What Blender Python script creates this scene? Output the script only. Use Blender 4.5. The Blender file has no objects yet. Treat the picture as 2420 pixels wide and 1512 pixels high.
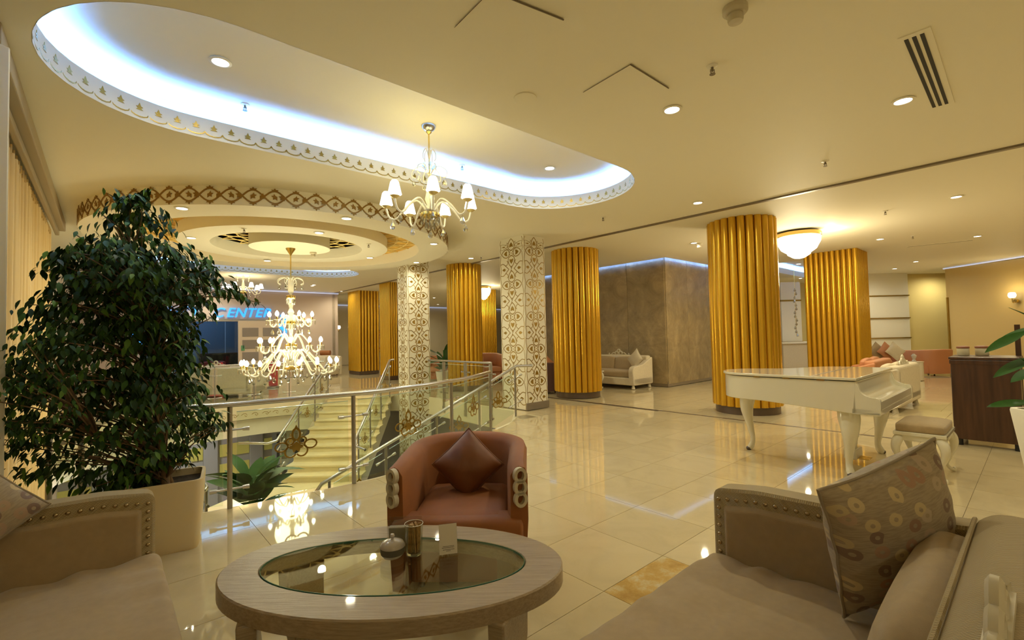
import bpy, bmesh, math, random
from mathutils import Vector, Matrix, noise
random.seed(7)
PI = math.pi; R = math.radians
sc = bpy.context.scene
C = sc.collection

# ------------------------------------------------------------------ camera, world, exposure
F_PX, CAM_Z = 1100.0, 1.5
PITCH, ROLL = math.atan(37/1100), 0.022
fw = Vector((0, math.cos(PITCH), math.sin(PITCH)))
X0 = Vector((1, 0, 0)); U0 = Vector((0, -math.sin(PITCH), math.cos(PITCH)))
cr = math.cos(ROLL)*X0 - math.sin(ROLL)*U0
cu = math.sin(ROLL)*X0 + math.cos(ROLL)*U0
cam_d = bpy.data.cameras.new('camera'); cam = bpy.data.objects.new('camera', cam_d); C.objects.link(cam)
cam_d.sensor_width = 36.0; cam_d.lens = 36.0*F_PX/2420; cam_d.clip_start = .05; cam_d.clip_end = 200
m = Matrix((cr, cu, -fw)).transposed().to_4x4(); m.translation = (0, 0, CAM_Z); cam.matrix_world = m
sc.camera = cam

def at(px, py, z):                       # the point at height z seen at a photo pixel
    d = fw + cr*((px-1210)/F_PX) - cu*((py-756)/F_PX)
    return Vector((0, 0, CAM_Z)) + d*((z-CAM_Z)/d.z)
def atd(px, py, Y):                      # the point at depth Y seen at a photo pixel
    d = fw + cr*((px-1210)/F_PX) - cu*((py-756)/F_PX)
    return Vector((0, 0, CAM_Z)) + d*(Y/d.y)
AB = R(48.8)
Bv = Vector((math.sin(AB), math.cos(AB), 0)); Av = Vector((-math.cos(AB), math.sin(AB), 0))
ROT = R(90)-AB                           # rotation of the building grid: local x -> s axis, local y -> t axis
def ST(s, t, z=0): return Bv*s + Av*t + Vector((0, 0, z))

world = bpy.data.worlds.new('world'); sc.world = world; world.use_nodes = True
world.node_tree.nodes['Background'].inputs[0].default_value = (1, .78, .42, 1)
world.node_tree.nodes['Background'].inputs[1].default_value = .05
vs = sc.view_settings; vs.view_transform = 'Standard'; vs.look = 'None'; vs.exposure = 0.0; vs.gamma = 1; vs.use_curve_mapping = False
sc.display_settings.display_device = 'sRGB'
cy = sc.cycles
cy.max_bounces = 10; cy.diffuse_bounces = 5; cy.glossy_bounces = 4; cy.transmission_bounces = 6; cy.transparent_max_bounces = 12
cy.caustics_reflective = False; cy.caustics_refractive = False; cy.sample_clamp_indirect = 4.0; cy.use_denoising = True

WARM = (1, .92, .64); LEDC = (.12, .34, 1.0)
DOWN_W, POINT_W, LED_S = 97.0, 1.0, 85.0
ZC = 3.55                                # main ceiling height
ZR = 3.95                                # ceiling inside the oval recess

# ------------------------------------------------------------------ helpers: materials
MATS = {}
def mat(name, col, rough=.5, metal=0.0, spec=.5, emit=None, es=0.0, var=0.0, vscale=8.0, bump=0.0, bscale=60.0, coat=0.0, stretch=None, sheen=0.0, trans=0.0):
    if name in MATS: return MATS[name]
    M = bpy.data.materials.new(name); M.use_nodes = True
    nt = M.node_tree; b = nt.nodes['Principled BSDF']
    b.inputs['Base Color'].default_value = (*col, 1); b.inputs['Roughness'].default_value = rough
    b.inputs['Metallic'].default_value = metal; b.inputs['Specular IOR Level'].default_value = spec
    b.inputs['Coat Weight'].default_value = coat; b.inputs['Coat Roughness'].default_value = .05
    b.inputs['Sheen Weight'].default_value = sheen
    b.inputs['Transmission Weight'].default_value = trans
    if emit: b.inputs['Emission Color'].default_value = (*emit, 1); b.inputs['Emission Strength'].default_value = es
    if var or bump:
        tc = nt.nodes.new('ShaderNodeTexCoord'); mp = nt.nodes.new('ShaderNodeMapping'); nt.links.new(tc.outputs['Object'], mp.inputs['Vector'])
        if stretch: mp.inputs['Scale'].default_value = stretch
    if var:
        n = nt.nodes.new('ShaderNodeTexNoise'); n.inputs['Scale'].default_value = vscale; n.inputs['Detail'].default_value = 6
        nt.links.new(mp.outputs[0], n.inputs['Vector'])
        r = nt.nodes.new('ShaderNodeValToRGB')
        r.color_ramp.elements[0].position = .3; r.color_ramp.elements[1].position = .7
        r.color_ramp.elements[0].color = (*[c*(1-var) for c in col], 1); r.color_ramp.elements[1].color = (*[min(1, c*(1+var)) for c in col], 1)
        nt.links.new(n.outputs[0], r.inputs[0]); nt.links.new(r.outputs[0], b.inputs['Base Color'])
    if bump:
        n2 = nt.nodes.new('ShaderNodeTexNoise'); n2.inputs['Scale'].default_value = bscale; n2.inputs['Detail'].default_value = 4
        nt.links.new(mp.outputs[0], n2.inputs['Vector'])
        bp = nt.nodes.new('ShaderNodeBump'); bp.inputs['Strength'].default_value = bump; bp.inputs['Distance'].default_value = .01
        nt.links.new(n2.outputs[0], bp.inputs['Height']); nt.links.new(bp.outputs[0], b.inputs['Normal'])
    MATS[name] = M; return M

def glass(name, tint, gloss=.9, ior=1.45):
    if name in MATS: return MATS[name]
    M = bpy.data.materials.new(name); M.use_nodes = True; nt = M.node_tree; nt.nodes.clear()
    o = nt.nodes.new('ShaderNodeOutputMaterial'); mx = nt.nodes.new('ShaderNodeMixShader')
    lw_ = nt.nodes.new('ShaderNodeLayerWeight'); pw = nt.nodes.new('ShaderNodeMath'); pw.operation = 'POWER'; pw.inputs[1].default_value = 5
    fr = nt.nodes.new('ShaderNodeMath'); fr.operation = 'MULTIPLY_ADD'; f0 = ((ior-1)/(ior+1))**2; fr.inputs[1].default_value = 1-f0; fr.inputs[2].default_value = f0
    nt.links.new(lw_.outputs['Facing'], pw.inputs[0]); nt.links.new(pw.outputs[0], fr.inputs[0])
    t = nt.nodes.new('ShaderNodeBsdfTransparent'); g = nt.nodes.new('ShaderNodeBsdfGlossy')
    t.inputs[0].default_value = (*tint, 1); g.inputs[0].default_value = (gloss, gloss, gloss, 1); g.inputs['Roughness'].default_value = 0
    nt.links.new(fr.outputs[0], mx.inputs[0]); nt.links.new(t.outputs[0], mx.inputs[1]); nt.links.new(g.outputs[0], mx.inputs[2]); nt.links.new(mx.outputs[0], o.inputs[0])
    MATS[name] = M; return M

def nodes(M): return M.node_tree, M.node_tree.nodes['Principled BSDF']
def N(nt, kind, **kw):
    n = nt.nodes.new(kind)
    for k, v in kw.items():
        if k in n.inputs: n.inputs[k].default_value = v
        else: setattr(n, k, v)
    return n
def ramp(nt, stops):
    r = nt.nodes.new('ShaderNodeValToRGB'); e = r.color_ramp.elements
    while len(e) < len(stops): e.new(.5)
    for i, (p, c) in enumerate(stops): e[i].position = p; e[i].color = (*c, 1)
    return r

m_ceil = mat('ceiling_paint', (.91, .87, .73), .6, spec=.2)
m_wallp = mat('wall_paint', (.74, .66, .50), .6, spec=.2)
m_pinkw = mat('pinkish_wall_paint', (.62, .50, .42), .6, spec=.2)
m_yelw = mat('yellow_wall_paint', (.86, .70, .30), .6, spec=.2)
m_white = mat('white_lacquer', (.75, .71, .57), .12, coat=.6)
m_whitep = mat('white_panel', (.88, .85, .74), .35)
m_gold = mat('gold_lacquer', (.72, .41, .03), .27, metal=.65, var=.04, vscale=3, stretch=(6, 6, .3))
m_goldp = mat('gold_leaf', (.30, .18, .022), .35, metal=.45, var=.25, vscale=3)
m_goldb = mat('bright_brass', (.80, .58, .18), .2, metal=1.0)
m_dark = mat('dark_brown_plinth', (.10, .065, .04), .35)
m_taupe = mat('taupe_plinth', (.20, .16, .11), .35)
m_black = mat('black_void', (.012, .011, .010), .6)
m_steel = mat('brushed_steel', (.58, .58, .58), .25, metal=1.0)
m_steeld = mat('dull_steel', (.40, .385, .36), .35, metal=1.0)
m_glass = glass('clear_rail_glass', (.93, .97, .93))
m_tglass = glass('table_glass', (.93, .95, .89), ior=1.6)
m_cglass = glass('tumbler_glass', (.96, .97, .95))
m_shopg = glass('blue_shop_glass', (.55, .65, .72))
m_gedge = mat('green_glass_edge', (.05, .16, .11), .1)
m_crys = glass('crystal', (.74, .74, .72), 1.0, ior=3.2)
m_crysw = mat('milky_crystal_glow', (.62, .58, .44), .12, emit=(1, .84, .48), es=.22)  # faint warm glow put into the chandelier glass, which is no bulb
m_bulb = mat('lit_bulb', (1, 1, 1), .5, emit=(1, .93, .72), es=14)
m_shade = mat('lit_fabric_shade', (1, .98, .9), .6, emit=(1, .95, .80), es=4)
m_down = mat('lit_downlight', (1, 1, 1), .5, emit=(1, .97, .88), es=12)
m_led = mat('led_strip', (1, 1, 1), .5, emit=LEDC, es=LED_S)
m_ledw = mat('led_strip_soft', (1, 1, 1), .5, emit=(.16, .34, 1.0), es=26); m_cove = mat('cove_glow', (1, 1, 1), .5, emit=(.42, .58, 1.0), es=.55)
m_neon = mat('blue_neon', (.05, .2, .6), .4, emit=(.02, .34, 1.0), es=1.5)
m_neonc = mat('deep_blue_neon', (.05, .15, 1), .4, emit=(.02, .12, 1.0), es=3)
m_fab = mat('taupe_fabric', (.385, .28, .15), .85, var=.05, vscale=30, bump=.15, bscale=500, sheen=.2)
m_fabc = mat('cream_fabric', (.66, .58, .43), .8, var=.05, vscale=30)
m_brown = mat('brown_velvet', (.29, .098, .020), .7, var=.12, vscale=5, sheen=.04)
m_brownp = mat('dark_brown_velvet', (.175, .058, .013), .6, var=.15, vscale=6, sheen=.04)
m_salmon = mat('salmon_leather', (.52, .22, .10), .5)
m_plum = mat('plum_fabric', (.12, .06, .055), .7)
m_red = mat('red_fabric', (.55, .04, .04), .6)
m_stud = mat('bronze_stud', (.42, .33, .20), .25, metal=1.0)
m_orn = mat('bone_ornament', (.60, .54, .40), .4)
m_pot = mat('beige_planter', (.74, .60, .36), .45)
m_soil = mat('soil', (.05, .03, .015), .9, var=.5, vscale=40, bump=.8, bscale=40)
m_bark = mat('bark', (.20, .12, .055), .8, var=.3, vscale=20)
m_wood = mat('dark_walnut', (.065, .028, .014), .35, var=.35, vscale=3, stretch=(8, 8, .6))
m_step = mat('cream_marble_step', (.74, .66, .42), .25, var=.06, vscale=3)
m_grey = mat('grey_wall_paint', (.42, .41, .44), .6)
m_yel = mat('yellow_window', (.55, .48, .12), .3, emit=(.7, .6, .15), es=.12)
m_porc = mat('porcelain', (.50, .45, .40), .12, coat=.5)
m_greyb = mat('grey_band_glaze', (.12, .11, .085), .25)
m_sugar = mat('brown_sugar_paper', (.38, .22, .06), .5, var=.6, vscale=45)
m_card = mat('white_card', (.78, .72, .62), .5)
m_ink = mat('dark_ink', (.05, .04, .03), .6)
m_acry = glass('acrylic', (.92, .92, .90))
m_jar = mat('jar_ceramic', (.62, .56, .38), .3)
m_cork = mat('red_brown_lid', (.30, .12, .06), .5)
m_curt = mat('tan_curtain', (.86, .64, .30), .8, sheen=.2)
m_sheer = mat('sheer_curtain', (.64, .60, .42), .8)
m_pelm = mat('curtain_rail', (.42, .34, .21), .6)

# floor marble
def marble(name, col, tilejoint):
    M = mat(name, col, .035, spec=.6); nt, b = nodes(M)
    tc = N(nt, 'ShaderNodeTexCoord'); oi = N(nt, 'ShaderNodeObjectInfo')
    add = N(nt, 'ShaderNodeVectorMath', operation='ADD')
    sc_ = N(nt, 'ShaderNodeVectorMath', operation='SCALE'); sc_.inputs['Scale'].default_value = 40
    cmb = N(nt, 'ShaderNodeCombineXYZ'); nt.links.new(oi.outputs['Random'], cmb.inputs[0]); nt.links.new(oi.outputs['Random'], cmb.inputs[1])
    nt.links.new(cmb.outputs[0], sc_.inputs[0]); nt.links.new(tc.outputs['Object'], add.inputs[0]); nt.links.new(sc_.outputs[0], add.inputs[1])
    n = N(nt, 'ShaderNodeTexNoise', Scale=2.2, Detail=8.0, Roughness=.62, Distortion=1.2); nt.links.new(add.outputs[0], n.inputs['Vector'])
    r = ramp(nt, [(.32, [c*.92 for c in col]), (.5, col), (.72, [min(1, c*1.04) for c in col])]); nt.links.new(n.outputs[0], r.inputs[0])
    mul = N(nt, 'ShaderNodeMix', data_type='RGBA', blend_type='MULTIPLY'); mul.inputs[0].default_value = 1
    rr = ramp(nt, [(0, (.96, .95, .93)), (1, (1.02, 1.015, 1.01))]); nt.links.new(oi.outputs['Random'], rr.inputs[0])
    nt.links.new(r.outputs[0], mul.inputs[6]); nt.links.new(rr.outputs[0], mul.inputs[7])
    out = mul.outputs[2]
    if tilejoint:
        br = N(nt, 'ShaderNodeTexBrick'); br.offset = 0; br.inputs['Scale'].default_value = 1/.635
        br.inputs['Brick Width'].default_value = 1; br.inputs['Row Height'].default_value = 1; br.inputs['Mortar Size'].default_value = .005
        br.inputs['Color1'].default_value = (1, 1, 1, 1); br.inputs['Color2'].default_value = (.95, .94, .92, 1); br.inputs['Mortar'].default_value = (.45, .4, .3, 1)
        nt.links.new(tc.outputs['Object'], br.inputs['Vector'])
        m2 = N(nt, 'ShaderNodeMix', data_type='RGBA', blend_type='MULTIPLY'); m2.inputs[0].default_value = 1
        nt.links.new(out, m2.inputs[6]); nt.links.new(br.outputs['Color'], m2.inputs[7]); out = m2.outputs[2]
    nt.links.new(out, b.inputs['Base Color']); return M
FLOORC = (.62, .52, .325)
m_floor = marble('marble_floor', FLOORC, True)
m_tile = marble('marble_tile', FLOORC, False)
m_stain = marble('stained_travertine', (.62, .47, .24), False)
nt, b = nodes(m_stain)
tc = N(nt, 'ShaderNodeTexCoord'); n = N(nt, 'ShaderNodeTexNoise', Scale=4.0, Detail=10.0, Roughness=.7); nt.links.new(tc.outputs['Object'], n.inputs['Vector'])
r = ramp(nt, [(.40, (.62, .53, .33)), (.50, (.55, .36, .11)), (.62, (.42, .24, .06))]); nt.links.new(n.outputs[0], r.inputs[0]); nt.links.new(r.outputs[0], b.inputs['Base Color'])

# stone wall
def stone(name, c1, c2):
    M = mat(name, c1, .38); nt, b = nodes(M)
    tc = N(nt, 'ShaderNodeTexCoord'); n = N(nt, 'ShaderNodeTexNoise', Scale=1.6, Detail=10.0, Roughness=.7, Distortion=.6); nt.links.new(tc.outputs['Object'], n.inputs['Vector'])
    r = ramp(nt, [(.3, c2), (.55, c1), (.75, [c*1.5 for c in c1])]); nt.links.new(n.outputs[0], r.inputs[0]); nt.links.new(r.outputs[0], b.inputs['Base Color'])
    n2 = N(nt, 'ShaderNodeTexNoise', Scale=9.0, Detail=8.0); nt.links.new(tc.outputs['Object'], n2.inputs['Vector'])
    bp = N(nt, 'ShaderNodeBump', Strength=.6, Distance=.03); nt.links.new(n2.outputs[0], bp.inputs['Height']); nt.links.new(bp.outputs[0], b.inputs['Normal'])
    return M
m_stone = stone('slate_veneer', (.35, .265, .14), (.20, .152, .08))

# printed ring cushion
def ringfab(name):
    M = mat(name, (.36, .28, .19), .8, sheen=.2); nt, b = nodes(M)
    tc = N(nt, 'ShaderNodeTexCoord')
    base = N(nt, 'ShaderNodeTexNoise', Scale=14.0, Detail=4.0); mp = N(nt, 'ShaderNodeMapping'); mp.inputs['Scale'].default_value = (18, 2, 2); mp.inputs['Rotation'].default_value = (0, 0, .5)
    nt.links.new(tc.outputs['Object'], mp.inputs['Vector']); nt.links.new(mp.outputs[0], base.inputs['Vector'])
    rb = ramp(nt, [(.35, (.29, .225, .145)), (.6, (.38, .30, .19))]); nt.links.new(base.outputs[0], rb.inputs[0])
    v = N(nt, 'ShaderNodeTexVoronoi', Scale=16.5, Randomness=.7); v.voronoi_dimensions = '2D'; nt.links.new(tc.outputs['Object'], v.inputs['Vector'])
    rg = ramp(nt, [(0, (0, 0, 0)), (.115, (0, 0, 0)), (.13, (1, 1, 1)), (.36, (1, 1, 1)), (.385, (0, 0, 0))]); nt.links.new(v.outputs['Distance'], rg.inputs[0])
    sep = N(nt, 'ShaderNodeSeparateColor'); nt.links.new(v.outputs['Color'], sep.inputs[0])
    rc = ramp(nt, [(0, (.52, .40, .20)), (.34, (.60, .47, .25)), (.36, (.17, .10, .07)), (.58, (.20, .12, .085)), (.6, (.36, .19, .11)), (1, (.46, .36, .24))]); nt.links.new(sep.outputs[0], rc.inputs[0])
    on = ramp(nt, [(.0, (0, 0, 0)), (.14, (0, 0, 0)), (.16, (.85, .85, .85)), (1, (.9, .9, .9))]); nt.links.new(sep.outputs[1], on.inputs[0])
    mm = N(nt, 'ShaderNodeMath', operation='MULTIPLY'); nt.links.new(rg.outputs[0], mm.inputs[0]); nt.links.new(on.outputs[0], mm.inputs[1])
    mx = N(nt, 'ShaderNodeMix', data_type='RGBA'); nt.links.new(mm.outputs[0], mx.inputs[0]); nt.links.new(rb.outputs[0], mx.inputs[6]); nt.links.new(rc.outputs[0], mx.inputs[7])
    nt.links.new(mx.outputs[2], b.inputs['Base Color']); return M
m_ring = ringfab('ring_print_fabric')

def weave(name, c1, c2, scale, rot=0):
    M = mat(name, c1, .8, sheen=.2); nt, b = nodes(M)
    tc = N(nt, 'ShaderNodeTexCoord'); w = N(nt, 'ShaderNodeTexWave', Scale=scale, Distortion=.6, Detail=1.0); w.bands_direction = 'DIAGONAL'
    mp = N(nt, 'ShaderNodeMapping'); mp.inputs['Rotation'].default_value = (0, 0, rot); nt.links.new(tc.outputs['Object'], mp.inputs['Vector']); nt.links.new(mp.outputs[0], w.inputs['Vector'])
    ch = N(nt, 'ShaderNodeTexChecker', Scale=scale*2.2); nt.links.new(mp.outputs[0], ch.inputs['Vector']); ch.inputs['Color1'].default_value = (1, 1, 1, 1); ch.inputs['Color2'].default_value = (.72, .72, .72, 1)
    r = ramp(nt, [(.2, c2), (.6, c1)]); nt.links.new(w.outputs[0], r.inputs[0])
    mu = N(nt, 'ShaderNodeMix', data_type='RGBA', blend_type='MULTIPLY'); mu.inputs[0].default_value = .6; nt.links.new(r.outputs[0], mu.inputs[6]); nt.links.new(ch.outputs[0], mu.inputs[7])
    nt.links.new(mu.outputs[2], b.inputs['Base Color'])
    bp = N(nt, 'ShaderNodeBump', Strength=.35, Distance=.004); nt.links.new(w.outputs[0], bp.inputs['Height']); nt.links.new(bp.outputs[0], b.inputs['Normal'])
    return M
m_weave = weave('woven_trim', (.44, .34, .17), (.38, .29, .145), 75)

# grained limed oak for the oval table
m_oak = mat('limed_oak', (.42, .34, .255), .32, spec=.5, coat=.15); nt, b = nodes(m_oak)
tc = N(nt, 'ShaderNodeTexCoord'); mp = N(nt, 'ShaderNodeMapping'); mp.inputs['Scale'].default_value = (4, 90, 90); mp.inputs['Rotation'].default_value = (0, 0, .06); nt.links.new(tc.outputs['Object'], mp.inputs['Vector'])
n = N(nt, 'ShaderNodeTexNoise', Scale=1.5, Detail=6.0, Roughness=.7); nt.links.new(mp.outputs[0], n.inputs['Vector'])
r = ramp(nt, [(.35, (.28, .205, .12)), (.6, (.41, .31, .19))]); nt.links.new(n.outputs[0], r.inputs[0]); nt.links.new(r.outputs[0], b.inputs['Base Color'])
bp = N(nt, 'ShaderNodeBump', Strength=.5, Distance=.004); nt.links.new(n.outputs[0], bp.inputs['Height']); nt.links.new(bp.outputs[0], b.inputs['Normal'])

# leaves
m_leaf = mat('ficus_leaf', (.030, .072, .012), .5, spec=.22); nt, b = nodes(m_leaf)
oi = N(nt, 'ShaderNodeObjectInfo'); ge = N(nt, 'ShaderNodeNewGeometry'); ad = N(nt, 'ShaderNodeMath', operation='ADD')
nt.links.new(oi.outputs['Random'], ad.inputs[0]); nt.links.new(ge.outputs['Random Per Island'], ad.inputs[1])
hf = N(nt, 'ShaderNodeMath', operation='FRACT'); nt.links.new(ad.outputs[0], hf.inputs[0])
r = ramp(nt, [(0, (.013, .034, .007)), (.55, (.029, .070, .011)), (.85, (.06, .135, .016)), (1, (.13, .24, .025))]); nt.links.new(hf.outputs[0], r.inputs[0]); nt.links.new(r.outputs[0], b.inputs['Base Color'])
m_leafb = mat('broad_leaf', (.03, .11, .016), .5, spec=.2, var=.25, vscale=5)

# abstract painting
m_paint = mat('abstract_painting', (.6, .2, .1), .5); nt, b = nodes(m_paint)
tc = N(nt, 'ShaderNodeTexCoord'); n = N(nt, 'ShaderNodeTexNoise', Scale=1.6, Detail=3.0, Distortion=3.5); nt.links.new(tc.outputs['Object'], n.inputs['Vector'])
r = ramp(nt, [(.3, (.5, .05, .03)), (.42, (.75, .30, .05)), (.5, (.85, .75, .55)), (.58, (.70, .12, .05)), (.68, (.12, .16, .30)), (.8, (.8, .45, .1))]); nt.links.new(n.outputs[0], r.inputs[0]); nt.links.new(r.outputs[0], b.inputs['Base Color'])

# ------------------------------------------------------------------ helpers: meshes
class MB:
    def __init__(s): s.v = []; s.f = []
    def add(s, vs, fs):
        o = len(s.v); s.v += [tuple(p) for p in vs]; s.f += [tuple(i+o for i in f) for f in fs]; return s
    def box(s, c, d, rz=0, rx=0, ry=0):
        M = Matrix.Rotation(rz, 3, 'Z') @ Matrix.Rotation(ry, 3, 'Y') @ Matrix.Rotation(rx, 3, 'X')
        P = [M @ Vector((x*d[0]/2, y*d[1]/2, z*d[2]/2)) + Vector(c) for z in (-1, 1) for y in (-1, 1) for x in (-1, 1)]
        return s.add(P, [(0, 2, 3, 1), (4, 5, 7, 6), (0, 1, 5, 4), (2, 6, 7, 3), (0, 4, 6, 2), (1, 3, 7, 5)])
    def prism(s, poly, z0, z1):
        n = len(poly); z0 = z0 if isinstance(z0, (list, tuple)) else [z0]*n
        P = [(p[0], p[1], z0[i]) for i, p in enumerate(poly)] + [(p[0], p[1], z1) for p in poly]
        return s.add(P, [tuple(range(n))[::-1], tuple(range(n, 2*n))] + [(i, (i+1) % n, n+(i+1) % n, n+i) for i in range(n)])
    def lathe(s, prof, n=24, c=(0, 0, 0), sx=1, sy=1):
        P = []; F = []
        for r, z in prof:
            for k in range(n):
                a = 2*PI*k/n; P.append((c[0]+r*math.cos(a)*sx, c[1]+r*math.sin(a)*sy, c[2]+z))
        for i in range(len(prof)-1):
            for k in range(n):
                a, b2 = i*n+k, i*n+(k+1) % n; F.append((a, b2, b2+n, a+n))
        if prof[0][0] > 1e-6: F.append(tuple(range(n))[::-1])
        if prof[-1][0] > 1e-6: F.append(tuple(range((len(prof)-1)*n, len(prof)*n)))
        return s.add(P, F)
    def tube(s, pts, r, n=8, closed=False, cap=True):
        pts = [Vector(p) for p in pts]; L = len(pts); rr = r if isinstance(r, (list, tuple)) else [r]*L
        P = []; F = []; up = None
        for i, p in enumerate(pts):
            if closed: t = pts[(i+1) % L]-pts[i-1]
            else: t = pts[min(i+1, L-1)]-pts[max(i-1, 0)]
            t.normalize()
            if up is None: up = Vector((0, 0, 1)) if abs(t.z) < .95 else Vector((1, 0, 0))
            a = t.cross(up); a.normalize(); up = a.cross(t); up.normalize()
            for k in range(n):
                q = 2*PI*k/n; P.append(p + (a*math.cos(q) + up*math.sin(q))*rr[i])
        for i in range(L if closed else L-1):
            for k in range(n):
                a0, a1 = i*n+k, i*n+(k+1) % n; j = ((i+1) % L)*n; F.append((a0, a1, j+(k+1) % n, j+k))
        if not closed and cap: F += [tuple(range(n))[::-1], tuple(range((L-1)*n, L*n))]
        return s.add(P, F)
    def sweep(s, path, prof, closed=False):      # path: xy points; prof: closed loop of (offset to the left, z) or a function of i
        L = len(path); P = []; F = []; n = None
        for i, p in enumerate(path):
            p = Vector((p[0], p[1]))
            a = Vector(path[i-1 if (i or closed) else 0][:2]); c = Vector(path[(i+1) % L if (i < L-1 or closed) else L-1][:2])
            t = (c-a); t.normalize(); nr = Vector((-t.y, t.x)); pf = prof(i/(L-1)) if callable(prof) else prof; n = len(pf)
            P += [(p.x+nr.x*o, p.y+nr.y*o, z) for o, z in pf]
        for i in range(L if closed else L-1):
            for k in range(n):
                j = ((i+1) % L)*n; F.append((i*n+k, j+k, j+(k+1) % n, i*n+(k+1) % n))
        if not closed: F += [tuple(range(n)), tuple(range((L-1)*n, L*n))[::-1]]
        return s.add(P, F)
    def ribbon(s, pts, w, th=.004, closed=False):   # flat band in the local XZ plane, standing proud along -y
        pts = [Vector((p[0], p[1])) for p in pts]; L = len(pts); P = []; F = []
        for i, p in enumerate(pts):
            if closed: t = pts[(i+1) % L]-pts[i-1]
            else: t = pts[min(i+1, L-1)]-pts[max(i-1, 0)]
            if t.length < 1e-9: t = Vector((1, 0))
            t.normalize(); q = Vector((-t.y, t.x))*(w/2)
            for a, y in ((1, 0), (1, -th), (-1, -th), (-1, 0)): P.append((p.x+q.x*a, y, p.y+q.y*a))
        for i in range(L if closed else L-1):
            j = ((i+1) % L)*4
            for k in range(3): F.append((i*4+k, j+k, j+k+1, i*4+k+1))
        return s.add(P, F)
    def plate(s, pts, th=.004):
        n = len(pts); P = [(p[0], 0, p[1]) for p in pts]+[(p[0], -th, p[1]) for p in pts]
        return s.add(P, [tuple(range(n, 2*n))] + [(i, (i+1) % n, n+(i+1) % n, n+i) for i in range(n)])
    def xf(s, M):
        s.v = [tuple(M @ Vector(p)) for p in s.v]; return s
    def mesh(s, name, smooth=40):
        me = bpy.data.meshes.new(name); me.from_pydata(s.v, [], s.f)
        bm = bmesh.new(); bm.from_mesh(me); bmesh.ops.recalc_face_normals(bm, faces=bm.faces); bm.to_mesh(me); bm.free()
        if smooth: me.shade_smooth(); me.set_sharp_from_angle(angle=R(smooth))
        return me
    def obj(s, name, mt, parent=None, smooth=40, bevel=0.0, seg=2, loc=None, rz=0.0):
        return ob(name, s.mesh(name, smooth), mt, parent, bevel, seg, loc, rz)

def ob(name, me, mt=None, parent=None, bevel=0.0, seg=2, loc=None, rz=0.0):
    o = bpy.data.objects.new(name, me); C.objects.link(o)
    if mt and not me.materials: me.materials.append(mt)
    if parent: o.parent = parent
    if loc is not None: o.location = loc
    if rz: o.rotation_euler.z = rz
    if bevel:
        b = o.modifiers.new('bevel', 'BEVEL'); b.width = bevel; b.segments = seg; b.limit_method = 'ANGLE'; b.angle_limit = R(50)
    return o
def tag(o, label=None, cat=None, group=None, kind=None):
    for k, v in (('label', label), ('category', cat), ('group', group), ('kind', kind)):
        if v: o[k] = v
    return o
def thing(name, label, cat, loc=(0, 0, 0), rz=0.0, group=None):
    o = bpy.data.objects.new(name, None); C.objects.link(o); o.empty_display_size = .1
    o.location = loc; o.rotation_euler.z = rz
    return tag(o, label, cat, group)
def structure(o): o['kind'] = 'structure'; return o
KIDS = {}
def copy_tree(o, parent=None):
    c = o.copy(); C.objects.link(c)
    if parent: c.parent = parent
    for ch in list(o.children): copy_tree(ch, c)
    return c
def soft_box(w, d, h, r=.04, puff=.0, n=10, wr=0.0, seed=0, side=.0):
    bm = bmesh.new(); bmesh.ops.create_cube(bm, size=2.0)
    bmesh.ops.subdivide_edges(bm, edges=bm.edges[:], cuts=n, use_grid_fill=True)
    for v in bm.verts:
        p = v.co; x, y, z = p; hx, hy, hz = w/2, d/2, h/2
        q = Vector((x*hx, y*hy, z*hz)); c = Vector((max(-hx+r, min(hx-r, q.x)), max(-hy+r, min(hy-r, q.y)), max(-hz+r, min(hz-r, q.z))))
        dl = q-c
        if dl.length > 1e-6: q = c+dl.normalized()*min(r, dl.length if dl.length > r*.98 else r)
        k = (1-x*x)*(1-y*y); q.z += z*puff*k
        q.y += y*side*(1-x*x)*(1-z*z); q.x += x*side*(1-y*y)*(1-z*z)
        if wr and z > -.5:
            nn = noise.noise(Vector((q.x*9+seed, q.y*2.2, seed))) * (abs(y)**2)*1.6 + noise.noise(Vector((q.x*3, q.y*7+seed, 3)))*.7
            q.z += wr*nn*max(0, z)
            da = hx-abs(q.x); q.z += wr*1.5*max(0, z)*math.exp(-da/.10)*(1-math.exp(-da/.012))*math.sin(q.y*34+7*noise.noise(Vector((q.x*5+seed, q.y*3, 1))))
        v.co = q
    B_ = MB(); bm.verts.index_update(); B_.v = [tuple(v.co) for v in bm.verts]; B_.f = [tuple(v.index for v in f.verts) for f in bm.faces]; bm.free()
    return B_
def lerp(a, b, t): return a+(b-a)*t
def interp(tab, x):
    for (x0, y0), (x1, y1) in zip(tab, tab[1:]):
        if x <= x1: return lerp(y0, y1, max(0, (x-x0))/(x1-x0))
    return tab[-1][1]
def catmull(P, n=6):
    P = [Vector(p) for p in P]; out = []
    for i in range(len(P)-1):
        p0, p1, p2, p3 = P[max(i-1, 0)], P[i], P[i+1], P[min(i+2, len(P)-1)]
        for k in range(n):
            t = k/n; out.append(.5*((2*p1)+(p2-p0)*t+(2*p0-5*p1+4*p2-p3)*t*t+(3*p1-p0-3*p2+p3)*t**3))
    out.append(P[-1]); return out
def ell(cx, cz, rx, rz, n=16, a0=0, a1=2*PI): 
    closed = abs(a1-a0-2*PI) < 1e-6
    return [(cx+rx*math.cos(a0+(a1-a0)*k/(n if closed else n-1)), cz+rz*math.sin(a0+(a1-a0)*k/(n if closed else n-1))) for k in range(n)]

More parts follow.
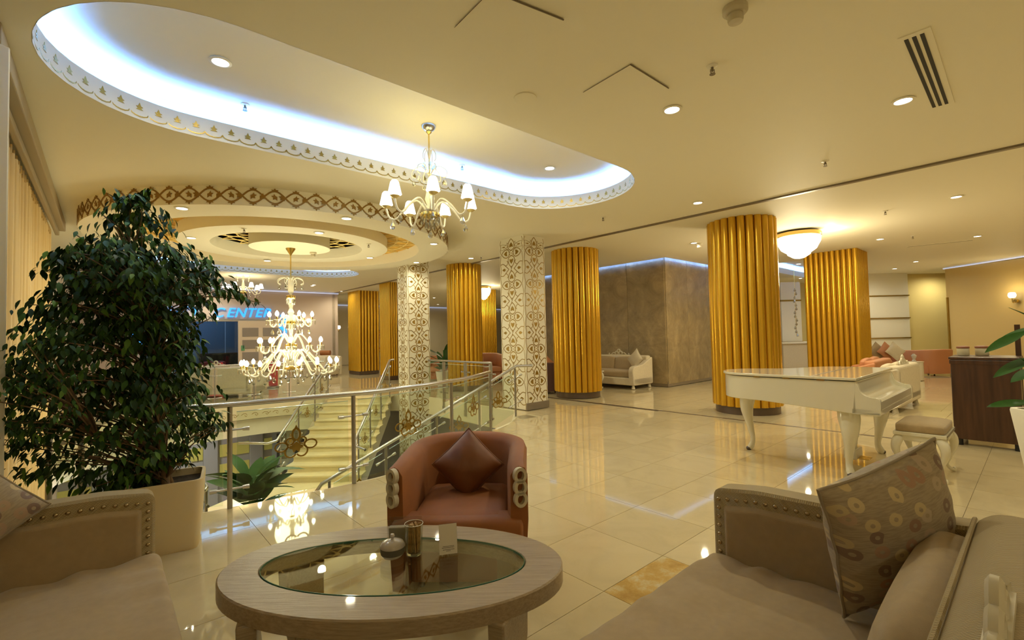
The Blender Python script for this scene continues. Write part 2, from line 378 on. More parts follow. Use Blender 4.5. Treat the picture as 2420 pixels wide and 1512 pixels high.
def lamp(kind, name, loc, energy, col=WARM, parent=None, size=.1, angle=150, blend=.9):
    L = bpy.data.lights.new(name, kind); L.energy = energy; L.color = col
    if kind in ('POINT', 'SPOT'): L.shadow_soft_size = size
    if kind == 'SPOT': L.spot_size = R(angle); L.spot_blend = blend
    o = bpy.data.objects.new(name, L); C.objects.link(o); o.location = loc
    if parent: o.parent = parent
    return o

# ------------------------------------------------------------------ structure: floors, ceilings, walls
def fill_mesh(loops, name, rot=0.0, down=False, thick=0.0):   # planar face with holes at z = 0; loops in world xy, returned in a frame turned by rot
    bm = bmesh.new(); edges = []; M = Matrix.Rotation(-rot, 3, 'Z')
    for lp in loops:
        vs_ = [bm.verts.new(M @ Vector((p[0], p[1], 0))) for p in lp]
        edges += [bm.edges.new((vs_[i], vs_[(i+1) % len(vs_)])) for i in range(len(vs_))]
    bmesh.ops.triangle_fill(bm, use_beauty=True, use_dissolve=False, edges=edges, normal=(0, 0, -1 if down else 1))
    bmesh.ops.recalc_face_normals(bm, faces=bm.faces)
    up = sum(f.normal.z for f in bm.faces)
    if (up > 0) == down: bmesh.ops.reverse_faces(bm, faces=bm.faces)
    if thick:
        g = bmesh.ops.extrude_face_region(bm, geom=bm.faces[:])
        bmesh.ops.translate(bm, verts=[e for e in g['geom'] if isinstance(e, bmesh.types.BMVert)], vec=(0, 0, -thick if not down else thick))
        bmesh.ops.recalc_face_normals(bm, faces=bm.faces)
    me = bpy.data.meshes.new(name); bm.to_mesh(me); bm.free(); return me

WS = -.58                                             # the curtain wall lies on s = WS
edge_near = catmull([(x, y, 0) for x, y in [(-4.45, 3.76), (-3.6, 3.92), (-2.9, 4.12), (-2.6, 4.28), (-2.1, 4.62), (-1.7, 4.92), (-1.3, 5.32), (-.92, 5.9), (-.6, 6.6), (-.4, 7.4)]], 4)
DC = Vector((-4.3, 9.05, 0)); RV = 3.4                # the drum hangs over the middle of the stairwell
c1 = ST(6.15, 7.0); c2 = ST(6.15, 10.55)
arc = []
a = math.atan2(12.43-9.05, -4.9+4.3)
while True:
    p = DC + Vector((RV*math.cos(a), RV*math.sin(a), 0))
    if p.dot(Bv) < WS+.02: break
    arc.append(p); a += R(6)
wl = ST(WS+.01, arc[-1].dot(Av))
void = [Vector((p.x, p.y, 0)) for p in edge_near] + [Vector((-.05, 8.2, 0)), c1, c2, Vector((-3.15, 12.43, 0)), Vector((-4.9, 12.43, 0))] + arc[1:] + [wl]
big = [(-16, -4), (22, -4), (22, 34), (-16, 34)]
fl = structure(ob('floor', fill_mesh([big, void], 'floor', ROT), m_floor)); fl.rotation_euler.z = ROT; fl.location.z = -.012

# marble tiles laid one by one where the joints show
TS, GAP = .635, .0035
s0, t0 = 2.25-.0, 1.76                                 # a joint crossing seen in the photograph
q = at(1427, 1397, 0); s0 = q.dot(Bv); t0 = q.dot(Av)
tile_me = MB().box((0, 0, -.006), (TS-GAP, TS-GAP, .012)).mesh('tile', 0); tile_me.materials.append(m_tile)
def near_edge(p):
    best = min(((p-e).length, i) for i, e in enumerate(void[:len(edge_near)+3]))
    return best
def inside(p, poly):
    c = False
    for i in range(len(poly)):
        a, b2 = poly[i], poly[i-1]
        if (a.y > p.y) != (b2.y > p.y) and p.x < (b2.x-a.x)*(p.y-a.y)/(b2.y-a.y)+a.x: c = not c
    return c
tiles = 0
for i in range(-8, 16):
    for j in range(-8, 16):
        s, t = s0+(i+.5)*TS, t0+(j+.5)*TS
        p = ST(s, t)
        if p.y < .9 or p.y > 9.0 or abs(p.x) > p.y*1.12+.4 or p.x > 7.2: continue
        if s < .2-.5 and t < 3.3: continue
        cs = [p + Bv*(TS/2*a) + Av*(TS/2*b2) for a, b2 in ((-1, -1), (1, -1), (1, 1), (-1, 1))]
        ins = [inside(c, void) for c in cs]
        if all(ins) or (s < WS): continue
        me = tile_me
        if any(ins) or inside(p, void):
            # cut the tile along the curve of the stairwell edge
            bm = bmesh.new(); bm.from_mesh(tile_me)
            es = sorted(range(len(void)), key=lambda k: (void[k]-p).length)[0]
            e0, e1 = void[es-1], void[(es+1) % len(void)]
            tn = (e1-e0).normalized(); nr = Vector((tn.y, -tn.x, 0))
            if inside(void[es]+nr*.1, void): nr = -nr
            Mi = Matrix.Rotation(-ROT, 3, 'Z')
            bmesh.ops.bisect_plane(bm, geom=bm.verts[:]+bm.edges[:]+bm.faces[:], plane_co=Mi @ (void[es]+nr*.012-p), plane_no=Mi @ nr, clear_inner=True)
            bmesh.ops.holes_fill(bm, edges=bm.edges[:])
            if len(bm.faces) < 3: bm.free(); continue
            me = bpy.data.meshes.new('tile'); bm.to_mesh(me); bm.free()
            if not me.materials: me.materials.append(m_tile)
        o = bpy.data.objects.new('tile', me); C.objects.link(o); o.parent = fl
        o.location = Matrix.Rotation(-ROT, 3, 'Z') @ p + Vector((0, 0, .012))
        tiles += 1
        if i == 0 and j == -1:
            o.data = me.copy(); o.data.materials.clear(); o.data.materials.append(m_stain); o['label'] = 'tile with brown travertine stains'
print('tiles', tiles)
# dark inlay line in the floor and strip coloured dark as a shadow gap in the ceiling, both along the row of columns
f0, f1 = at(1292, 938, 0), at(2230, 1050, 0)
def strip(name, a, b, w, z0, z1, mt, kind='structure'):
    d = (b-a); L = d.length; o = MB().box((0, 0, (z0+z1)/2), (L, w, z1-z0)).obj(name, mt, None, 0); o.location = (a+b)/2; o.location.z = 0
    o.rotation_euler.z = math.atan2(d.y, d.x); o['kind'] = kind; return o
strip('trim_1', Vector((f0.x, f0.y, 0)), Vector((f1.x, f1.y, 0)), .05, -.01, .0025, m_dark)
g0, g1 = at(2470, 329, ZC), at(790, 692, ZC)
g0 = g0+(g0-g1)*.35
strip('trim_2', Vector((g0.x, g0.y, 0)), Vector((g1.x, g1.y, 0)), .07, ZC-.025, ZC+.01, m_taupe)

# slab edge of the stairwell
lp = [Vector((p.x, p.y)) for p in void]
fas = structure(MB().sweep(lp, [(-.06, -.42), (-.002, -.42), (-.002, -.40), (-.002, -.002), (-.06, -.002)], closed=True).obj('trim_3', mat('cream_fascia', (.72, .66, .46), .45), None, 30))
sof = structure(ob('ceiling_lower', fill_mesh([big, void], 'ceiling_lower', 0, True), m_ceil)); sof.location.z = -.43
beam = structure(MB().sweep([DC.xy+Vector((math.cos(a), math.sin(a)))*(RV+.22) for a in [R(k) for k in range(96, 215, 5)]], [(-.1, -.86), (.0, -.86), (.0, -.42), (-.1, -.42)]).obj('trim_4', m_ceil, None, 30))
# gilt scroll relief along the fascia
def scroll_mesh():
    M = MB()
    M.ribbon([(.0, .0), (.05, .035), (.11, .03), (.14, -.01), (.11, -.04), (.08, -.02), (.09, .0)], .012)
    M.ribbon([(.14, -.01), (.19, .03), (.24, .01)], .010)
    M.plate([(.17, .02), (.20, .055), (.215, .02)])
    return M.mesh('gilt_scroll', 0)
sm = scroll_mesh(); sm.materials.append(m_goldp)
for k in range(26):
    a = R(103+k*3.95); o = bpy.data.objects.new('gilt_scroll', sm); C.objects.link(o); o.parent = fas
    o.location = DC + Vector((math.cos(a), math.sin(a), 0))*(RV-.001) + Vector((0, 0, -.31)); o.rotation_euler.z = a-PI/2+PI*0

# ceiling with its oval recesses
def stadium(s, t, L, r, n=18, z=0, off=0.0):
    pts = []
    for k in range(n+1):
        a = -PI/2+PI*k/n; pts.append(ST(s+L+(r+off)*math.cos(a), t+(r+off)*math.sin(a), z))
    for k in range(n+1):
        a = PI/2+PI*k/n; pts.append(ST(s-L+(r+off)*math.cos(a), t+(r+off)*math.sin(a), z))
    return pts
OVALS = [(2.72, 4.42, 2.05, 1.05), (3.0, 14.55, 2.05, 1.05), (18.6, 5.2, 2.0, 1.0), (17.6, 9.6, 1.2, .9)]
BOX = (11.66, 15.2, 6.87, 13.0)                       # slate clad block: s0 s1 t0 t1
def rect_st(s0, s1, t0, t1, z=0): return [ST(s0, t0, z), ST(s1, t0, z), ST(s1, t1, z), ST(s0, t1, z)]
slot = .12
holes = [stadium(*o) for o in OVALS] + [rect_st(BOX[0]-slot, BOX[1], BOX[2]-slot, BOX[3])]
bigc = [(-16, -4), (22, -4), (22, 34), (-16, 34)]
ce = structure(ob('ceiling', fill_mesh([bigc]+holes, 'ceiling', 0, True), m_ceil)); ce.location.z = ZC
def trefoil_mesh():
    M = MB()
    M.plate([(-.03, -.015), (-.012, .0), (-.03, .012), (-.012, .02), (0, .05), (.012, .02), (.03, .012), (.012, .0), (.03, -.015)])
    M.ribbon([(-.075, -.045), (-.06, -.062), (-.035, -.072), (0, -.076), (.035, -.072), (.06, -.062), (.075, -.045)], .010)
    M.plate([(.062, -.05), (.075, -.032), (.088, -.05)])
    return M.mesh('gilt_trefoil', 0)
tm = trefoil_mesh(); tm.materials.append(m_goldp)
def oval(i, s, t, L, r, zr, lipmat, led, motif):
    lipz = .20
    path = [p.xy for p in stadium(s, t, L, r, 22)]
    lip = MB().sweep(path, [(.0, 0), (.0, lipz), (-.03, lipz), (-.03, .004), (-.002, 0)], closed=True).obj('recess_lip', lipmat, ce, 30)
    out = [p.xy for p in stadium(s, t, L, r, 22, 0, .28)]
    MB().sweep(out, [(0, .012), (0, zr-ZC+.02), (-.03, zr-ZC+.02), (-.03, .012)], closed=True).obj('recess_wall', m_ceil, ce, 30)
    top = ob('recess_ceiling', fill_mesh([out], 'recess_ceiling', 0, True), m_ceil, ce); top.location.z = zr-ZC
    lp_ = [p.xy for p in stadium(s, t, L, r, 22, 0, .10)]
    st_ = MB().sweep(lp_, [(-.02, .13), (.02, .13), (.02, .155), (-.02, .155)], closed=True).obj('led_strip', led, ce, 0)
    st_['label'] = 'glowing blue white strip hidden behind the lip'
    if motif:
        per = 2*PI*r+4*L; n = round(per/.152)
        for k in range(n):
            d = per*k/n
            if d < 2*L: c = ST(s-L+d, t+r); nr = -Av
            elif d < 2*L+PI*r: a = PI/2-(d-2*L)/r; c = ST(s+L+r*math.cos(a), t+r*math.sin(a)); nr = -(Bv*math.cos(a)+Av*math.sin(a))
            elif d < 4*L+PI*r: c = ST(s+L-(d-2*L-PI*r), t-r); nr = Av
            else: a = -PI/2-(d-4*L-PI*r)/r; c = ST(s-L+r*math.cos(a), t+r*math.sin(a)); nr = -(Bv*math.cos(a)+Av*math.sin(a))
            o = bpy.data.objects.new('gilt_trefoil', tm); C.objects.link(o); o.parent = lip
            o.location = c+nr*.001+Vector((0, 0, .105)); o.rotation_euler.z = math.atan2(nr.x, -nr.y)
m_lip = mat('white_lip', (.80, .78, .74), .5)
for i, o in enumerate(OVALS): oval(i, *o, ZR if i < 2 else ZC+.34, m_lip, m_led if i < 3 else m_ledw, i < 2)

# the stepped round drum over the stairwell
def ring(name, ri, ro, z0, z1, mt, parent, n=72):
    M = MB(); prof = [(ri, z1), (ri, z0), (ro, z0), (ro, z1)] if ri > 0 else [(0, z0), (ro, z0), (ro, z1)]
    M.lathe([(max(r, 1e-7), z) for r, z in prof], n); o = M.obj(name, mt, parent, 30); o.location = DC+Vector((0, 0, -ZC)); return o
m_goldc = mat('gilt_ceiling', (.80, .46, .07), .5, metal=.2, var=.35, vscale=5)
r1 = ring('drum_ring', 2.46, 3.05, 3.30, ZC, m_ceil, ce)
r2 = ring('drum_ring', 1.33, 1.83, 3.32, ZC, m_ceil, ce)
r3 = ring('drum_disc', 0, .72, 3.30, ZC, m_ceil, ce)
for ri, ro in ((1.83, 2.46), (.72, 1.33)):
    o = MB().lathe([(ri, 3.53), (ro, 3.53), (ro, 3.54)], 72).obj('gilt_band', m_goldc, ce, 30); o.location = DC+Vector((0, 0, -ZC)); o['label'] = 'gilded ceiling band'
    lat = MB(); n = 30 if ro > 2 else 18
    for k in range(n):
        a0 = 2*PI*k/n; a1 = 2*PI*(k+1)/n
        for (ra, aa, rb, ab) in ((ri, a0, ro, a1), (ro, a0, ri, a1), (ri+.2, a0, ri+.2, a1), (ro-.2, a0, ro-.2, a1)):
            lat.tube([(ra*math.cos(aa), ra*math.sin(aa), 3.525), ((ra+rb)/2*math.cos((aa+ab)/2), (ra+rb)/2*math.sin((aa+ab)/2), 3.525), (rb*math.cos(ab), rb*math.sin(ab), 3.525)], .012, 4)
    l = lat.obj('lattice', mat('cream_gilt', (.85, .66, .26), .5), o, 0)
# vine scroll on the outside of the drum
def vine_mesh():
    M = MB(); w = .52; h = .085
    for ph in (0, PI):
        M.ribbon([(w*(k/16-.5), h*math.sin(2*PI*k/16+ph)) for k in range(17)], .020, .006)
    for x, z, s_ in ((-.13, h, 1), (.13, -h, -1), (-.13, -h, -1), (.13, h, 1)):
        M.plate([(x-.03, z), (x-.045, z+.02*s_), (x-.015, z+.018*s_), (x, z+.045*s_), (x+.015, z+.018*s_), (x+.045, z+.02*s_), (x+.03, z)], .006)
    for x, d in ((-.13, 1), (.13, -1), (-.02, 1), (.22, -1)):
        M.plate([(x-.03*d, -.04), (x-.005*d, -.02), (x+.025*d, -.03), (x+.02*d, .0), (x+.045*d, .02), (x+.015*d, .025), (x+.01*d, .05), (x-.01*d, .02), (x-.03*d, .01)], .006)
    for i, p in enumerate(M.v):      # wrap on the drum
        a = p[0]/3.05; rr = 3.05-p[1]; M.v[i] = (rr*math.sin(a), -(rr*math.cos(a)), p[2])
    return M.mesh('vine_scroll', 0)
vm = vine_mesh(); vm.materials.append(mat('bronze_gilt', (.30, .165, .03), .4, metal=.4))
nv = 37
for k in range(nv):
    o = bpy.data.objects.new('vine_scroll', vm); C.objects.link(o); o.parent = r1; o.location = (0, 0, 3.43); o.rotation_euler.z = 2*PI*k/nv

# ------------------------------------------------------------------ walls
def wall(name, a, b, z0, z1, mt, th=.12, side=1):
    a = Vector((a[0], a[1], 0)); b = Vector((b[0], b[1], 0)); d = b-a; n = Vector((-d.y, d.x, 0)).normalized()*side
    P = [a, b, b+n*th, a+n*th]
    o = MB().prism([(p.x, p.y) for p in P], z0, z1).obj(name, mt, None, 0); return structure(o)
wall('wall_left', ST(WS-.25, 4.3), ST(WS-.25, 21), -3.3, ZC, m_wallp)
wall('wall_left_near', ST(-1.15, -3), ST(-1.15, 4.3), -.02, ZC, m_wallp)
wall('wall_left_return', ST(-1.15, 4.3), ST(WS-.25, 4.3), -.4, ZC, m_wallp)
wall('wall_spa', ST(-1.5, 20.4), ST(7.7, 20.4), 2.35, ZC, m_pinkw)
wall('wall_spa_left', ST(-1.5, 20.4), ST(.9, 20.4), -.0, 2.35, m_pinkw)
wall('wall_spa_right', ST(5.35, 20.4), ST(7.7, 20.4), 0, 2.35, m_pinkw)
wall('wall_spa_inside', ST(-1.5, 23.2), ST(7.7, 23.2), 0, ZC, mat('spa_blue_wall', (.22, .30, .38), .6))
wall('wall_spa_side', ST(7.58, 20.4), ST(7.58, 27), 0, ZC, m_wallp)
wall('wall_back', ST(7, 27), ST(24, 27), 0, ZC, m_wallp)
wall('wall_front', (-16, -3.2), (22, -3.2), 0, ZC, m_wallp)
wall('wall_far_right', (20.5, -4), (20.5, 33), 0, ZC, m_wallp)
st = structure(MB().prism([(p.x, p.y) for p in rect_st(*BOX)], 0, ZC+.25).obj('wall_stone', m_stone, None, 0))
for a, b in (((BOX[0], BOX[2]), (BOX[0], BOX[3])), ((BOX[0], BOX[2]), (BOX[1], BOX[2]))):
    d = ST(*b)-ST(*a); 
structure(MB().prism([(p.x, p.y) for p in rect_st(BOX[0]-.02, BOX[1], BOX[2]-.02, BOX[3])], 0, .13).obj('baseboard_stone', m_taupe, None, 0))
m_slab = m_stone
for face, n, L0, L1 in (('t', 5, BOX[2], BOX[3]), ('s', 3, BOX[0], BOX[1])):
    for k in range(n):
        w = (L1-L0)/n; c = L0+(k+.5)*w
        b_ = MB().box((0, 0, 0), (w-.008, .03, ZC+.10)).obj('stone_panel', m_stone, st, 0, .003)
        b_.location = (ST(BOX[0]-.012, c) if face == 't' else ST(c, BOX[2]-.012))+Vector((0, 0, (ZC+.10)/2+.08)); b_.rotation_euler.z = ROT+(PI/2 if face == 't' else 0)
# light slot round the top of the slate block
sl = structure(MB().prism([(p.x, p.y) for p in rect_st(BOX[0]-.3, BOX[1], BOX[2]-.3, BOX[3])], ZC+.22, ZC+.26).obj('ceiling_slot', m_ceil, None, 0))
ls = MB()
for (a, b) in ((ST(BOX[0]-slot-.03, BOX[2]-slot), ST(BOX[0]-slot-.03, BOX[3])), (ST(BOX[0]-slot, BOX[2]-slot-.03), ST(BOX[1], BOX[2]-slot-.03))):
    d = b-a; ls.box((a+b)/2+Vector((0, 0, ZC+.03)), (d.length, .03, .03), math.atan2(d.y, d.x))
o = ls.obj('led_strip', m_ledw, sl, 0); 
# panelled wall, niche wall and sconce wall on the right
wall('wall_panelled', (13.1, 17.62), (15.05, 17.62), 0, ZC, m_whitep)
wall('wall_niche', (15.05, 18.0), (17.5, 18.0), 0, ZC, m_yelw)
m_ochre = mat('ochre_wall_paint', (.60, .44, .18), .6, spec=.2)
wall('wall_right', (15.25, 16.3), (15.5, 13.2), 0, ZC-.05, m_ochre, side=1)
wall('wall_right_near', (15.5, 13.2), (16.0, 4.0), 0, ZC-.05, m_ochre)
wall('wall_reception', (9.2, 20.6), (15.0, 20.6), 0, ZC, m_yelw)
for k, z in enumerate((.52, 1.10, 1.85, 2.70)):
    structure(MB().box((14.08, 17.6, z), (1.95, .05, .035)).obj('trim_%d' % (5+k), m_goldp, None, 0))
structure(MB().box((15.3, 14.9, ZC-.03), (.06, 3.0, .03)).obj('trim_9', m_cove, None, 0)).rotation_euler.z = 0
structure(MB().box((15.235, 16.25, 1.25), (.05, .05, 2.5)).obj('trim_10', m_goldp, None, 0))
# blue cove light along the back wall
structure(MB().box((0, 0, 0), (16, .05, .04)).obj('trim_11', m_cove, None, 0, loc=ST(15, 26.9, ZC-.06), rz=ROT))
structure(MB().box((0, 0, 0), (8, .05, .04)).obj('trim_12', m_cove, None, 0, loc=ST(3.7, 20.32, ZC-.05), rz=ROT))

# lower storey seen through the glass
ZL = -3.2
structure(ob('floor_lower', MB().prism([(-16, 1), (4, 1), (4, 22), (-16, 22)], ZL-.1, ZL).mesh('floor_lower', 0), m_floor))
lw = wall('wall_lower', ST(-2, 15.6), ST(9, 15.6), ZL, -.43, m_grey)
wall('wall_lower_side', ST(8, 15), ST(8, 5), ZL, -.43, m_grey)
for k in range(5):
    for j in range(3):
        w = MB().box((0, 0, 0), (.75, .06, .34)).obj('yellow_pane', m_yel, lw, 0, .01)
        w.location = ST(-.6+k*1.15, 15.58, -1.05-j*.55); w.rotation_euler.z = ROT
    p = MB().box((0, 0, 0), (.34, .16, 2.7)).obj('pilaster', m_grey, lw, 0, .01); p.location = ST(-.05+k*1.15, 15.55, -1.8); p.rotation_euler.z = ROT
dr = structure(MB().box((0, 0, 1.1), (1.0, .08, 2.2)).obj('door_1', mat('slate_blue_door', (.22, .25, .28), .5), None, 0, .01)); dr.location = ST(4.0, 14.2, -2.6); dr.rotation_euler.z = R(8)
for j in range(4):
    for k in (-1, 1): MB().box((.24*k, -.05, .45+j*.45), (.26, .02, .26)).obj('pane', m_black, dr, 0, .005)
o = MB().box((0, 0, 0), (1.5, .1, .12)).obj('trim_13', mat('aqua_light', (.2, .6, .7), .4, emit=(.1, .5, .7), es=1.2), None, 0); o.location = ST(-.2, 11.5, -1.7); o.rotation_euler.z = ROT; structure(o)

for s_, t_ in ((2.2, 11.8), (.2, 10.6), (1.0, 12.9), (6.6, 9.0), (1.5, 14.4)):  # unseen fill spots added to brighten the lower storey
    fill_lower = lamp('SPOT', 'lower_fill', ST(s_, t_, -.50), 70, (.92, .90, .95), None, .08, 165, .8)
# landing and the two flights of stairs
ZP = -1.45
land = structure(MB().prism([(-5.6, 8.0), (-4.3, 6.4), (-3.2, 5.3), (-2.6, 6.3), (-2.75, 6.75), (-3.15, 9.78), (-5.2, 9.78)], ZP-.2, ZP).obj('floor_landing', m_step, None, 0, .01))
fa = structure(MB().prism([(-4.88, 9.8), (-3.2, 9.8), (-3.2, 12.42), (-4.88, 12.42)], [-1.75, -1.75, -.3, -.3], -.31 if False else -.30).obj('stair_flight', m_step, None, 0)) if False else None
def flight(name, a, b, width, n, z0, z1, side=1):
    """steps rising from a to b (left edge when side = -1)"""
    a = Vector((a[0], a[1], 0)); b = Vector((b[0], b[1], 0)); d = b-a; L = d.length; rz = math.atan2(d.y, d.x)
    rise = (z1-z0)/n; tread = L/(n-1)
    root = MB()
    P = [(0, -.35), (L, z1-z0-rise-.35), (L, z1-z0-rise*1.02), (0, -.01)]
    root.add([(x, y, z) for y in (0.02, side*width-.02*side) for x, z in P], [(0, 1, 2, 3), (4, 7, 6, 5), (0, 4, 5, 1), (1, 5, 6, 2), (2, 6, 7, 3), (3, 7, 4, 0)])
    o = structure(root.obj(name, mat('stringer_paint', (.62, .58, .46), .5), None, 0)); o.location = (a.x, a.y, z0); o.rotation_euler.z = rz
    for k in range(n):
        s_ = MB().box((k*tread+tread*.5-.01, side*width/2, rise*(k+1)-.02), (tread+.05, width+.04, .04)).box((k*tread+.02, side*width/2, rise*(k+.5)-.02), (.03, width, rise-.02))
        s_.obj('step', m_step, o, 0, .006)
    return o
flight('stair_flight', (-4.86, 9.76), (-4.86, 12.18), 1.66, 10, ZP, 0, -1)
flight('stair_flight', (-2.72, 6.62), (.0, 8.66), 1.2, 10, ZP, 0, -1)
flight('stair_flight', (-6.2, 4.55), (-4.75, 6.6), 1.3, 11, ZL, ZP, -1)
# ------------------------------------------------------------------ balustrades
def ornament_mesh():
    M = MB(); w = .012
    M.ribbon(ell(0, .10, .028, .045, 14), .016, .005, True); M.plate([(-.014, .145), (0, .175), (.014, .145)], .005)
    M.ribbon(ell(-.045, .05, .028, .026, 12), w, .005, True); M.ribbon(ell(.045, .05, .028, .026, 12), w, .005, True)
    M.ribbon(ell(-.105, .015, .045, .034, 14), w, .005, True); M.ribbon(ell(.105, .015, .045, .034, 14), w, .005, True)
    M.ribbon(ell(-.04, -.03, .042, .042, 12, R(60), R(330)), w, .005); M.ribbon(ell(.04, -.03, .042, .042, 12, R(120), R(-150)), w, .005)
    M.plate([(-.055, -.005), (-.03, .02), (0, .045), (.03, .02), (.055, -.005), (.03, -.012), (.02, -.04), (0, -.02), (-.02, -.04), (-.03, -.012)], .005)
    return M.mesh('gold_ornament', 0)
om = ornament_mesh(); om.materials.append(m_goldp)
def balustrade(name, label, path, posts, h, rail_r=.026, post_r=.020, glass_z=(.03, .86), flat=False, orn=True, postz=0.0, ends=(0, 0), orn_scale=1.25, rail_extra=None, clampz=(.70, .17)):
    """path: base points (z = walking surface); posts: fractions along the path where posts stand"""
    root = thing(name, label, 'balustrade', path[0]); o0 = Vector(path[0])
    P = [Vector(p)-o0 for p in path]
    seg = [0]
    for a, b in zip(P, P[1:]): seg.append(seg[-1]+(b-a).length)
    def pos(u):
        d = u*seg[-1]
        for i in range(len(P)-1):
            if d <= seg[i+1]+1e-9: return P[i].lerp(P[i+1], (d-seg[i])/(seg[i+1]-seg[i]))
        return P[-1].copy()
    rail = [p+Vector((0, 0, h)) for p in P]
    if rail_extra: rail = [Vector(p)-o0 for p in rail_extra[0]]+rail+[Vector(p)-o0 for p in rail_extra[1]]
    MB().tube(rail, rail_r, 12).obj('handrail', m_steel, root, 60)
    for u in posts:
        p = pos(u); q = pos(min(1, u+.02))-pos(max(0, u-.02)); rz = math.atan2(q.y, q.x)
        M = MB()
        if flat: M.box((0, 0, (h-.03+postz)/2), (.035, .07, h-.03-postz))
        else: M.tube([(0, 0, postz), (0, 0, h-.02)], post_r, 10)
        if postz < -.05: M.box((0, 0, postz+.06), (.05, .09, .14))
        po = M.obj('post', m_steeld, root, 60); po.location = p; po.rotation_euler.z = rz
        slope = q.z/max(1e-6, q.xy.length)
        for cz in clampz:
            K = MB().tube([(-.13, 0, -.13*slope), (.13, 0, .13*slope)], .010, 8)
            for sx in (-1, 1): K.tube([(sx*.10, 0, sx*.10*slope), (sx*.155, 0, sx*.155*slope)], [.017, .021], 10)
            k = K.obj('clamp', m_steel, po, 60); k.location = (0, 0, cz)
    for i, (a, b) in enumerate(zip(posts, posts[1:])):
        A_, B_ = pos(a), pos(b); d = B_-A_; L = d.xy.length
        g = .055/L; A2, B2 = A_.lerp(B_, g), A_.lerp(B_, 1-g); rz = math.atan2(d.y, d.x); L2 = (B2-A2).xy.length; dz = B2.z-A2.z
        th = .010
        V = [(x, y, z) for y in (-th/2, th/2) for x, z in ((0, glass_z[0]), (L2, glass_z[0]+dz), (L2, glass_z[1]+dz), (0, glass_z[1]))]
        gp = MB().add(V, [(0, 1, 2, 3), (4, 7, 6, 5), (0, 4, 5, 1), (1, 5, 6, 2), (2, 6, 7, 3), (3, 7, 4, 0)]).obj('glass_pane', m_glass, root, 0)
        gp.location = A2; gp.rotation_euler.z = rz
        MB().box((L2/2, 0, 0), (math.hypot(L2, dz), .011, .006), 0, 0, -math.atan2(dz, L2)).obj('pane_edge', mat('pale_glass_edge', (.55, .72, .66), .1), gp, 0).location = (0, 0, glass_z[1]+dz/2)
        if orn and L2 > .5:
            o = bpy.data.objects.new('gold_ornament', om); C.objects.link(o); o.parent = gp
            o.location = (L2*.5, -.007, lerp(*glass_z, .52)+dz/2); o.scale = (orn_scale,)*3
    return root
pn = [Vector((p.x, p.y, 0)) for p in edge_near]
def frac(path, x, y):
    seg = [0]
    for a, b in zip(path, path[1:]): seg.append(seg[-1]+(b-a).length)
    i = min(range(len(path)), key=lambda k: (path[k]-Vector((x, y, 0))).length); return seg[i]/seg[-1]
near_path = []
for i, p in enumerate(pn):
    t = (pn[min(i+1, len(pn)-1)]-pn[max(i-1, 0)]).normalized(); near_path.append(p+Vector((t.y, -t.x, 0))*.03)
near_path = [p for p in near_path if p.dot(Bv) > -.48]
fr = [frac(near_path, x, y) for x, y in ((-4.4, 3.78), (-3.55, 3.93), (-2.62, 4.27), (-1.72, 4.9), (-.83, 6.05), (-.4, 7.4))]
balustrade('glass_balustrade', 'curved steel and glass balustrade along the near stairwell edge behind the brown armchair', near_path, fr, .93, post_r=.022)
pb0, pb1 = Vector((-2.72, 6.60, ZP)), Vector((.06, 8.72, 0))
pB = [pb0.lerp(pb1, k/6) for k in range(7)]
balustrade('glass_balustrade', 'sloping stair balustrade that climbs right to the nearer patterned column', pB, [.03, .27, .52, .76, .99], .93,
           rail_extra=([pb0+Vector((-.16, -.16, .42)), pb0+Vector((-.13, -.10, .72))], [pb1+Vector((.13, .02, .93)), pb1+Vector((.30, .05, .93))]), clampz=(.72, .25), glass_z=(.10, .84))
for x, lab, pa, ex in ((-4.82, 'sloping stair balustrade on the left side of the cream steps', 0, ([(-5.5, 9.35, ZP+.93), (-4.95, 9.4, ZP+.90)], [])),
                   (-3.22, 'sloping stair balustrade on the right side of the cream steps', 0, ([(-2.9, 9.1, ZP+.8), (-3.18, 9.4, ZP+.80)], [(-3.2, 12.5, .93)]))):
    a, b = Vector((x, 9.5, ZP)), Vector((x, 12.2, 0)); P = [a.lerp(b, k/5) for k in range(6)]
    balustrade('glass_balustrade', lab, P, [.06, .36, .68, .98], .93, rail_extra=ex, post_r=.018, orn_scale=1.0, clampz=(.72, .25), glass_z=(.10, .84))
far_arc = [DC+Vector((math.cos(R(k)), math.sin(R(k)), 0))*(RV+.03) for k in range(102, 190, 4)]
balustrade('glass_balustrade', 'curved glass balustrade on the far side of the stairwell by the white sofa', far_arc, [.02, .17, .33, .5, .66, .82, .98], .93, rail_r=.022, post_r=.014, orn=False)
P = [ST(6.15, 10.5), ST(6.15, 9.6), ST(6.15, 8.6), ST(6.15, 7.72)]
balustrade('glass_balustrade', 'straight glass balustrade between the two patterned columns', P, [.01, .34, .66, .99], .93, rail_r=.024, flat=True, postz=-.28, orn=False)
P = [Vector((-5.55, 8.0, ZP)), Vector((-4.3, 6.55, ZP))]
balustrade('glass_balustrade', 'landing balustrade half hidden behind the ficus and the broad leaved plant', P, [.02, .5, .98], .93, orn=False,
           rail_extra=([], [(-4.25, 6.45, ZP+.93), (-4.55, 6.3, ZP+.80), (-4.95, 5.8, ZP+.30)]))

